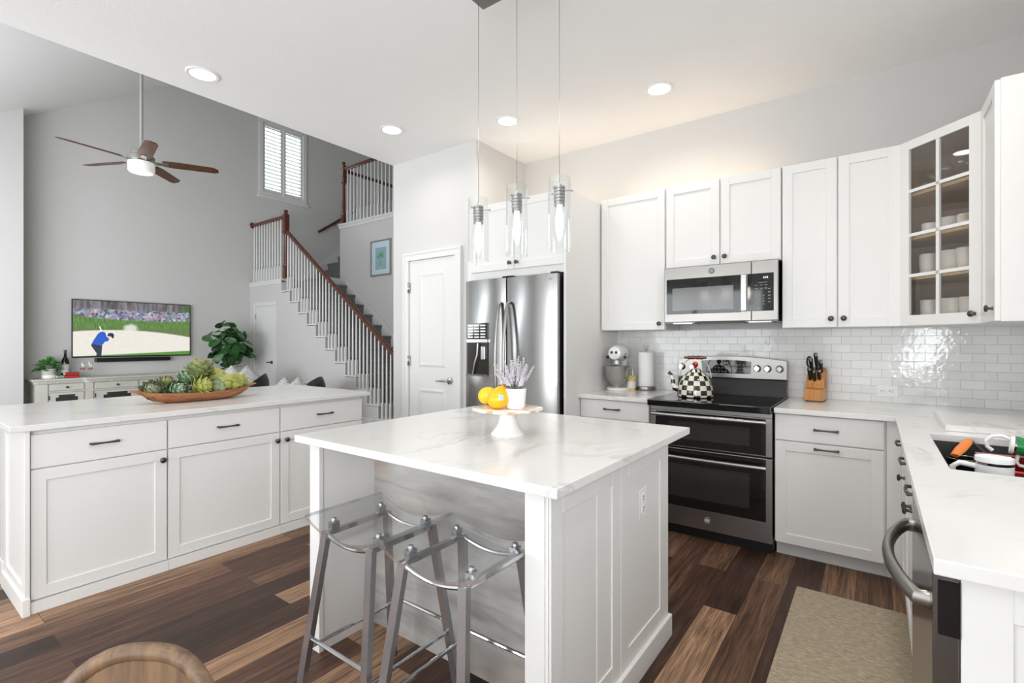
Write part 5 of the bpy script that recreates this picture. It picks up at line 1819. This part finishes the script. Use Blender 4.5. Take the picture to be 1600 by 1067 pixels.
for a, b, xf in ((1.765, 2.15, XF), (2.275, 2.815, XC), (2.835, 3.325, XC), (3.42, 3.80, XF)):
    dr = MB().box(xf - 0.02, xf + 0.004, a, b, 0.598, 0.692).bevel(0.004).build('drawer', 'side', sd, world=True)
    MB().ball((xf + 0.02, (a + b) / 2, 0.645), 0.017, 12, 8).tube([(xf, (a + b) / 2, 0.645), (xf + 0.02, (a + b) / 2, 0.645)], 0.006, 8).build('knob', 'bronze', dr, world=True, smooth=50)
    do = MB().box(xf - 0.02, xf + 0.002, a, b, 0.10, 0.568).bevel(0.004).build('door', 'side', sd, world=True)
    cyy = (a + b) / 2
    hw = (b - a) * 0.32
    MB().box(xf - 0.001, xf + 0.004, cyy - hw * 0.75, cyy + hw * 0.75, 0.18, 0.535).box(xf - 0.001, xf + 0.0041, cyy - hw, cyy + hw, 0.22, 0.50).build('fretwork_inlay', 'sideinlay', do, world=True)
    MB().tube([(xf + 0.006, a - 0.002, 0.47), (xf + 0.006, a - 0.002, 0.53)], 0.007, 6).build('hinge', 'bronze', do, world=True)

ST_ = 0.773
fpz = thing('potted_fern', 'bushy green fern in a white banded concrete pot on the sideboard', 'plant', (-9.78, 1.795, ST_))
MB().lathe([(0, 0), (0.076, 0), (0.079, 0.004), (0.080, 0.05), (0, 0.05)], n=28).build('white_pot_base', 'ceramic', fpz, smooth=40)
MB().lathe([(0, 0.05), (0.080, 0.05), (0.084, 0.145), (0.076, 0.145), (0.072, 0.13), (0, 0.13)], n=28).build('pot', 'concrete', fpz, smooth=40)


def leafy(m_, n, center, spread, seed, size, zlow=0.0, aspect=0.55, droop=0.3, face=0.0):
    random.seed(seed)
    for i in range(n):
        a = random.uniform(0, 2 * PI)
        e = random.uniform(zlow, 1.0)
        ce = math.sqrt(max(0, 1 - e * e))
        k = random.uniform(0.45, 1.0)
        p = Vector(center) + Vector((math.cos(a) * ce * spread[0], math.sin(a) * ce * spread[1], e * spread[2])) * k
        out = Vector((math.cos(a) * ce, math.sin(a) * ce, e * 0.6 + random.uniform(-droop, 0.2))).normalized()
        nrm = (Vector((0, 0, 1)) + out * random.uniform(-0.6, 0.9) + Vector((random.uniform(-.5, .5), random.uniform(-.5, .5), 0))).normalized()
        if face:
            rad = out.copy()
            out = (Vector((random.uniform(-1, 1), random.uniform(-1, 1), random.uniform(-0.6, 0.9))) + rad * 0.5).normalized()
            nrm = (rad * face + Vector((random.uniform(-.4, .4), random.uniform(-.4, .4), 0.5))).normalized()
        side = out.cross(nrm).normalized()
        nrm = side.cross(out).normalized()
        L = size * random.uniform(0.7, 1.15)
        W = L * aspect
        rows = []
        for k_, (s__, w_) in enumerate(((0, 0.06), (0.2, 0.30), (0.45, 0.44), (0.7, 0.50), (0.9, 0.34), (1.0, 0.05))):
            c = p + out * L * (s__ - 0.3) - nrm * (0.25 * L * s__ * s__)
            rows.append([c - side * W * w_ + nrm * 0.10 * W, c, c + side * W * w_ + nrm * 0.10 * W])
        V = [[m_.bm.verts.new(q_) for q_ in rw] for rw in rows]
        for k_ in range(5):
            for t__ in range(2):
                m_._f([V[k_][t__], V[k_][t__ + 1], V[k_ + 1][t__ + 1], V[k_ + 1][t__]], True)
    return m_


leafy(MB(), 120, (0, 0, 0.15), (0.12, 0.145, 0.15), 5, 0.075, -0.2, 0.65).build('foliage', 'fern', fpz, smooth=60)

wb = thing('wine_bottle', 'dark wine bottle with white label on the sideboard', 'bottle', (-9.86, 1.995, ST_))
MB().lathe([(0, 0), (0.045, 0), (0.047, 0.004), (0.047, 0.22), (0.040, 0.265), (0.018, 0.315), (0.0165, 0.40), (0.019, 0.402), (0.019, 0.415), (0, 0.417)], n=28).build('bottle_body', 'winebottle', wb, smooth=40)
MB().lathe([(0.0475, 0.07), (0.0475, 0.20)], n=28).build('paper_label', 'label', wb, smooth=40)


def book(label, y0, y1, x0, x1, z, h, mat):
    t = thing('book', label, 'book', ((x0 + x1) / 2, (y0 + y1) / 2, z), 0, 'books on the sideboard')
    MB().box(x0, x1, y0, y1, z, z + 0.004).box(x0, x1, y0, y1, z + h - 0.004, z + h).box(x1 - 0.004, x1, y0, y1, z, z + h).build('cover', mat, t, world=True)
    MB().box(x0 + 0.005, x1 - 0.005, y0 + 0.005, y1 - 0.005, z + 0.004, z + h - 0.004).build('pages', 'pages', t, world=True)


book('pale green book lying under the stack edge beside the fern pot', 1.865, 1.945, -9.80, -9.66, ST_, 0.042, 'greenbook')
book('lower red book of the pair lying on the sideboard', 1.95, 2.115, -9.80, -9.64, ST_, 0.040, 'redbook')
book('upper red book of the pair lying on the sideboard', 1.953, 2.11, -9.80, -9.645, ST_ + 0.0402, 0.038, 'redbook')


def wineglass(label, x, y):
    t = thing('wine_glass', label, 'glass', (x, y, ST_), 0, 'wine glasses on the sideboard')
    MB().lathe([(0, 0.003), (0.036, 0.002), (0.036, 0), (0, 0)], n=20).lathe([(0.004, 0.002), (0.004, 0.10)], n=10).build('stem', 'glass', t, smooth=40)
    MB().lathe([(0.0, 0.10), (0.025, 0.108), (0.040, 0.14), (0.042, 0.17), (0.034, 0.235)], n=22).build('glass_bowl', 'glass', t, smooth=40)
    MB().lathe([(0.0, 0.102), (0.024, 0.110), (0.037, 0.135), (0, 0.135)], n=20).build('wine', 'pink', t, smooth=40)


wineglass('wine glass with a little rose wine nearer the books', -9.80, 2.185)
wineglass('wine glass with a little rose wine farther from the books', -9.80, 2.275)

# fiddle leaf fig
fg = thing('fiddle_leaf_fig', 'fiddle leaf fig tree in a pot beside the sideboard', 'plant', (-9.45, 4.16, 0))
MB().lathe([(0, 0), (0.15, 0), (0.155, 0.01), (0.19, 0.34), (0.175, 0.34), (0.165, 0.30), (0, 0.30)], n=28).build('pot', 'ceramic', fg, smooth=40)
MB().lathe([(0, 0.305), (0.165, 0.30), (0, 0.312)], n=20).build('soil', 'soil', fg)
MB().tube([(0, 0, 0.30), (0.01, -0.02, 0.7), (0.0, 0.0, 1.0), (0.02, 0.03, 1.3), (0.0, 0.0, 1.5)], [0.022, 0.019, 0.017, 0.012, 0.006], 8).tube([(0, 0, 0.95), (0.03, 0.12, 1.02), (0.05, 0.2, 1.1)], 0.008, 6).tube([(0, 0, 1.0), (-0.02, -0.13, 1.1), (0.0, -0.2, 1.2)], 0.008, 6).build('trunk', 'bark', fg, smooth=50)
leafy(MB(), 125, (0, 0, 1.23), (0.33, 0.36, 0.44), 23, 0.20, -0.98, 0.72, 0.4, 0.8).build('foliage', 'fig', fg, smooth=60)


# leather tub chairs
def make_armchair(loc, rz, label):
    t = thing('armchair', label, 'armchair', loc, rz, 'black leather tub chairs')

    def pt(u, v, inner):
        a = R(-30) + R(240) * u
        r_ = 0.36 if not inner else 0.27
        hgt = 0.46 + 0.33 * (math.sin(PI * u) ** 1.4)
        z = 0.14 + (hgt - 0.14) * v
        flare = 1.0 + 0.06 * v
        if v > 0.7:
            r_ += (-0.05 if not inner else 0.02) * ((v - 0.7) / 0.3) ** 2
        return (r_ * flare * math.cos(a), r_ * flare * math.sin(a), z)
    MB().shell(lambda u, v: pt(u, v, False), lambda u, v: pt(u, v, True), 28, 6).build('tub_back', 'leather', t, smooth=50)
    MB().lathe([(0, 0.14), (0.27, 0.14), (0.285, 0.18), (0.285, 0.40), (0.26, 0.44), (0, 0.45)], (0, -0.02, 0), 28).build('seat_cushion', 'leather', t, smooth=40)
    for sx_ in (-1, 1):
        for sy in (-1, 1):
            MB().tube([(sx_ * 0.2, sy * 0.2, 0.15), (sx_ * 0.23, sy * 0.23, 0.0)], [0.022, 0.014], 8).build('leg', 'walnut', t, smooth=50)
    return t


def pillow(label, loc, rz, rx):
    n = 12

    def P(u, v, s_):
        x, y = 2 * u - 1, 2 * v - 1
        k = (1 - x ** 4) * (1 - y ** 4)
        pin = 1 - 0.07 * (x * x + y * y - x * x * y * y)
        return (0.21 * x * pin, s_ * 0.055 * k ** 0.6, 0.21 * y * pin)
    m_ = MB().shell(lambda u, v: P(u, v, -1), lambda u, v: P(u, v, 1), n, n)
    m_.xf(Matrix.Translation(loc) @ Matrix.Rotation(rz, 4, 'Z') @ Matrix.Rotation(rx, 4, 'X') @ Matrix.Rotation(R(45), 4, 'Y'))
    o = m_.build('throw_pillow', 'pillow', smooth=60)
    tag(o, label, 'pillow', 'patterned throw pillows')


ac = make_armchair((-8.25, 3.86, 0), R(-35), 'black leather tub chair beside the fig tree')
dup(ac, (-6.78, 3.95, 0), 'black leather tub chair in front of the stair wall', R(-20))
pillow('white and grey patterned pillow nearer the sideboard on the fig-side tub chair', (-8.22, 3.63, 0.665), R(40), R(-10))
pillow('white and grey patterned pillow nearer the door on the fig-side tub chair', (-8.08, 3.84, 0.665), R(75), R(-12))
pillow('patterned pillow nearer the door on the stair-side tub chair', (-6.95, 3.80, 0.52), R(30), R(-8))
pillow('patterned pillow nearer the stair rail on the stair-side tub chair', (-6.72, 3.90, 0.53), R(55), R(-8))

# ceiling fan
FXc, FYc = -6.62, 1.985
cf_ = thing('ceiling_fan', 'five-blade ceiling fan with walnut blades hanging in the living room', 'ceiling fan', (FXc, FYc, 3.19))
zc = vz(FYc)
MB().tube([(FXc, FYc, 3.44), (FXc, FYc, zc)], 0.017, 12).build('downrod', 'satin', cf_, world=True, smooth=50)
MB().lathe([(0.02, 0), (0.07, 0.02), (0.08, 0.10), (0.0, 0.14)], (FXc, FYc, zc - 0.10), 24).build('ceiling_canopy', 'nickel', cf_, world=True, smooth=40)
MB().lathe([(0, 0.155), (0.09, 0.15), (0.098, 0.14), (0.1, 0.09), (0.125, 0.085), (0.13, 0.08), (0.13, 0.03), (0.12, 0.02), (0, 0.02)], (FXc, FYc, 3.30), 36).build('motor_housing', 'nickel', cf_, world=True, smooth=35)
MB().lathe([(0, 0), (0.11, 0.004), (0.124, 0.02), (0.126, 0.115), (0, 0.115)], (FXc, FYc, 3.20), 36).build('light_bowl', 'frost', cf_, world=True, smooth=40)
for k in range(5):
    a = R(-10 + 72 * k)
    Mb = Matrix.Translation((FXc, FYc, 3.335)) @ Matrix.Rotation(a, 4, 'Z') @ Matrix.Rotation(R(-13), 4, 'X')
    out = [(0.20, -0.058), (0.30, -0.070), (0.70, -0.058), (0.745, -0.020), (0.745, 0.040), (0.70, 0.060), (0.30, 0.066), (0.20, 0.054)]
    b_ = MB().prism(out, 'z', -0.004, 0.004).bevel(0.002, 1).xf(Mb).build('blade', 'walnut', cf_, world=True)
    MB().prism([(0.10, -0.028), (0.17, -0.030), (0.26, -0.020), (0.26, 0.020), (0.17, 0.030), (0.10, 0.028)], 'z', -0.012, -0.004).xf(Mb).build('blade_bracket', 'nickel', b_, world=True)

# ================================================================== STAIRCASE
sr = thing('staircase', 'carpeted staircase rising along the grey stair wall to a landing', 'staircase', (-7.4, 5.3, 0))
SYI = SY + 0.1
prev_z = LAND
for k in range(NST):
    x = SX0 + RUN * k
    zt = LAND - RISE * (k + 1)
    zb2 = max(0.0, zt - RISE)
    if zt < 0.1:
        break
    MB().box(x, x + RUN, SYI + 0.002, FY - 0.001, max(0, zt - 0.40), zt - 0.02).build('step', 'trim', sr, world=True)
    MB().box(x - 0.004, x + RUN + 0.022, SY - 0.014, SYI + 0.02, zt - 0.026, zt).bevel(0.004).build('tread_end', 'trim', sr, world=True)
    m = MB()
    prof = [(x, zt - 0.019), (x, zt + 0.012), (x + RUN + 0.010, zt + 0.012), (x + RUN + 0.030, zt + 0.002), (x + RUN + 0.034, zt - 0.016), (x + RUN + 0.024, zt - 0.034), (x + RUN + 0.012, zt - 0.040), (x + RUN + 0.010, zt - RISE + 0.012), (x + RUN, zt - RISE + 0.012), (x + RUN, zt - 0.019)]
    m.prism(prof, 'y', SYI + 0.03, FY - 0.028)
    m.build('carpet', 'carpet', sr, world=True, smooth=40)
    MB().box(x + RUN - 0.002, x + RUN + 0.012, SY - 0.010, SY + 0.002, zt - RISE - 0.0, zt - 0.02).build('riser_trim', 'trim', sr, world=True)
m = MB().box(TX + 0.001, SX0, SYI + 0.002, FY - 0.001, LAND - 0.22, LAND - 0.02).box(TX + 0.001, WEX - 0.001, FY, FY + 0.2, LAND - 0.22, LAND - 0.02)
m.build('landing', 'trim', sr, world=True)
MB().box(TX + 0.02, SX0 + 0.0, SYI + 0.03, FY - 0.03, LAND - 0.02, LAND + 0.01).prism([(SX0 - 0.01, LAND - 0.02), (SX0 - 0.01, LAND + 0.01), (SX0 + 0.012, LAND + 0.01), (SX0 + 0.032, LAND - 0.0), (SX0 + 0.034, LAND - 0.018), (SX0 + 0.022, LAND - 0.038), (SX0 + 0.01, LAND - 0.04), (SX0 + 0.01, LAND - RISE + 0.012), (SX0, LAND - RISE + 0.012)], 'y', SYI + 0.03, FY - 0.028).build('landing_carpet', 'carpet', sr, world=True)
MB().box(TX + 0.002, SX0 + 0.02, SY - 0.02, SYI + 0.02, LAND - 0.02, LAND + 0.012).box(TX + 0.002, SX0 + 0.005, SY - 0.016, SY, LAND - 0.075, LAND - 0.02).bevel(0.004).build('landing_trim', 'trim', sr, world=True)
# skirts
SL = RISE / RUN
m = MB().prism([(SX0 + 0.0, LAND + 0.12), (SX0 + RUN * NST, LAND + 0.12 - RISE * NST), (SX0 + RUN * NST, max(0.0, LAND - 0.30 - RISE * NST)), (SX0, LAND - 0.30)], 'y', FY - 0.026, FY)
m.build('skirt_board', 'trim', sr, world=True)
MB().prism([(SX0 + 0.0, LAND + 0.12), (SX0 + RUN * NST, LAND + 0.12 - RISE * NST), (SX0 + RUN * NST, LAND + 0.145 - RISE * NST), (SX0, LAND + 0.145)], 'y', FY - 0.034, FY).build('skirt_cap', 'trim', sr, world=True)
# second flight behind the far wall, rising away
sr2 = thing('staircase', 'short upper stair flight turning away behind the picture wall', 'staircase', (-9.3, 6.6, LAND))
Y2 = 6.02
for k in range(6):
    y = Y2 + 0.27 * k
    zt = LAND + 0.2 * (k + 1)
    MB().box(TX + 0.001, WEX - 0.001, y, y + 0.27, zt - 0.4, zt - 0.02).build('step', 'trim', sr2, world=True)
    MB().prism([(y + 0.27, zt - 0.02), (y + 0.27, zt + 0.012), (y - 0.01, zt + 0.012), (y - 0.03, zt), (y - 0.032, zt - 0.02), (y - 0.012, zt - 0.04), (y - 0.01, zt - 0.193), (y, zt - 0.193), (y, zt - 0.02)], 'x', TX + 0.03, WEX - 0.01).build('carpet', 'carpet', sr2, world=True, smooth=40)
MB().prism([(Y2 - 0.1, LAND), (Y2 - 0.1, LAND + 0.24), (Y2 + 1.6, LAND + 0.24 + 1.7 * 0.75), (Y2 + 1.6, LAND)], 'x', TX + 0.001, TX + 0.028).build('skirt_board', 'trim', sr2, world=True)
MB().box(WEX - 0.05, WEX + 0.002, FY - 0.004, FY + 0.124, LAND, LAND + 0.16).build('wall_end_trim', 'trim', sr2, world=True)

# railing of the lower flight
rl = thing('stair_railing', 'lower stair railing with mahogany handrail and white balusters', 'railing', (-7.4, SY + 0.05, 0))


def newel(x, y, z0, z1, parent, w=0.044):
    m_ = MB().box(x - w, x + w, y - w, y + w, z0, z0 + 0.24).bevel(0.004)
    m_.lathe([(w * 0.92, z0 + 0.24), (w * 0.98, z0 + 0.27), (w * 0.7, z0 + 0.29), (w * 0.82, z0 + 0.34), (w * 0.62, z1 - 0.50), (w * 0.9, z1 - 0.47), (w * 0.9, z1 - 0.44)], (x, y, 0), 18)
    m_.box(x - w, x + w, y - w, y + w, z1 - 0.44, z1 - 0.085)
    m_.prism([(x - w, y - w), (x + w, y - w), (x + w, y + w), (x - w, y + w)], 'z', z1 - 0.085, z1 - 0.083)
    m_.lathe([(w * 1.0, z1 - 0.083), (w * 0.75, z1 - 0.055), (w * 0.6, z1 - 0.045), (w * 0.85, z1 - 0.03), (w * 0.85, z1 - 0.012), (w * 0.5, z1), (0, z1)], (x, y, 0), 18)
    return m_.build('newel_post', 'mahog', parent, world=True, smooth=35)


def baluster_mesh(L, block):
    m_ = MB().box(-0.018, 0.018, -0.018, 0.018, 0, block).bevel(0.002, 1)
    m_.lathe([(0.018, block), (0.018, block + 0.012), (0.012, block + 0.025), (0.0165, block + 0.05), (0.015, L * 0.6), (0.011, L), (0, L)], n=10)
    return m_


_bal = {}


def baluster(parent, x, y, z, L, block):
    key = (round(L, 3), round(block, 3))
    if key not in _bal:
        o = baluster_mesh(L, block).build('baluster', 'trim', parent, smooth=40)
        _bal[key] = o
    else:
        o = _bal[key].copy(); COL.objects.link(o); o.parent = parent
    o.location = BASE[parent].inverted() @ Vector((x, y, z))
    return o


YB = SY + 0.045
newel(SX0 + 0.07, YB, LAND + 0.012, 3.755, rl)
RZ0 = 3.36      # rail height at the newel
rail = lambda x: RZ0 - SL * 0.982 * (x - (SX0 + 0.11))


def handrail(p0, p1, parent, r_=0.034, name='handrail'):
    m_ = MB().tube([p0, p1], [r_, r_], 12, sx=1.05, sy=0.8, up=(0, 0, 1))
    d_ = (Vector(p1) - Vector(p0)).normalized()
    off = Vector((0, 0, -0.025))
    m_.tube([Vector(p0) + off, Vector(p1) + off], [r_ * 0.6, r_ * 0.6], 4)
    return m_.build(name, 'mahog', parent, world=True, smooth=40)


xe = -5.60
handrail((SX0 + 0.10, YB, rail(SX0 + 0.10)), (xe, YB, rail(xe)), rl)
handrail((TX + 0.01, YB, 3.64), (SX0 + 0.04, YB, 3.64), rl, name='landing_rail')
MB().lathe([(0, 0.0), (0.055, 0.0), (0.06, 0.012), (0.045, 0.03), (0, 0.032)], (TX + 0.0, YB, 3.64), 20, 'x').build('rosette', 'mahog', rl, world=True, smooth=40)
newel(xe + 0.04, YB, 0.0, rail(xe) + 0.14, rl)
for k in range(NST):
    x = SX0 + RUN * k
    zt = LAND - RISE * (k + 1)
    if zt < 0.1:
        break
    for j in range(3):
        xb = x + 0.05 + j * RUN / 3 + (0.045 if k == 0 and j == 0 else 0)
        if k == 0 and j == 0:
            xb = x + 0.135 - 0.0
            continue
        base_L = rail(x + 0.05 + j * RUN / 3) - 0.02 - zt
        baluster(rl, xb, YB, zt, base_L, 0.235)
nb = 11
for k in range(nb):
    y_ = TX + 0.085 + (SX0 - TX - 0.12) * k / (nb - 0.3)
    baluster(rl, y_, YB, LAND + 0.012, 3.615 - LAND - 0.012, 0.25)

# balcony railing
br = thing('balcony_railing', 'upper balcony railing with mahogany newel and white balusters', 'railing', (-7.6, FY + 0.06, 3.796))
BNX = WEX + 0.06
newel(BNX, FY + 0.05, 3.797, 5.12, br, 0.046)
handrail((BNX + 0.02, FY + 0.05, 4.97), (-4.0, FY + 0.05, 4.97), br)
for k in range(24):
    baluster(br, BNX + 0.13 + k * 0.112, FY + 0.05, 3.797, 4.95 - 3.797, 0.26)
handrail((BNX, FY + 0.09, 4.95), (BNX, 8.88, 4.95), br, name='side_rail')
for k in range(22):
    baluster(br, BNX, FY + 0.20 + k * 0.118, 3.692, 4.93 - 3.692, 0.26)
# wall rail of the upper flight
wr_ = thing('wall_handrail', 'mahogany handrail fixed to the wall of the upper stair flight', 'handrail', (TX + 0.06, 6.4, 3.8))
handrail((TX + 0.075, 6.29, 3.77), (TX + 0.075, 7.25, 3.77 + 0.96 * 0.69), wr_, 0.024, 'rail')
for y in (6.72, 7.15):
    z = 3.77 + (y - 6.29) * 0.69
    MB().tube([(TX, y, z - 0.08), (TX + 0.05, y, z - 0.08), (TX + 0.075, y, z - 0.02)], 0.008, 8).build('bracket', 'nickel', wr_, world=True, smooth=40)

# framed print on the stair wall
pf = thing('framed_picture', 'pewter framed botanical print on the stair wall', 'picture', (-7.78, FY, 2.95))
AX0, AX1, AZ0, AZ1 = -8.08, -7.475, 2.60, 3.30
casing(MB(), AX0, AX1, AZ0, AZ1, 0.03, FY - 0.03, FY - 0.001).bevel(0.003, 2).build('frame', 'frameg', pf, world=True)
MB().box(AX0 + 0.02, AX1 - 0.02, FY - 0.018, FY - 0.004, AZ0 + 0.02, AZ1 - 0.02).build('mat_board', 'matboard', pf, world=True)
pa = MB().box(-7.935, -7.61, FY - 0.020, FY - 0.017, 2.725, 3.155).build('print', 'art', pf, world=True)
m = MB()
for k, (dx, dz, a) in enumerate(((0, 0.02, 90), (-0.05, -0.01, 130), (0.05, 0.0, 50), (-0.03, 0.06, 110), (0.03, 0.07, 70))):
    ca, sa = math.cos(R(a)), math.sin(R(a))
    c = Vector((-7.772 + dx * 0.6, FY - 0.0215, 2.93 + dz * 0.6))
    L, W = 0.11, 0.022
    m.poly([(c.x, c.y, c.z), (c.x + ca * L * .5 - sa * W, c.y, c.z + sa * L * .5 + ca * W), (c.x + ca * L, c.y, c.z + sa * L), (c.x + ca * L * .5 + sa * W, c.y, c.z + sa * L * .5 - ca * W)])
m.box(-7.775, -7.769, FY - 0.0225, FY - 0.0205, 2.80, 2.96)
m.build('painted_leaves', 'artleaf', pa, world=True)
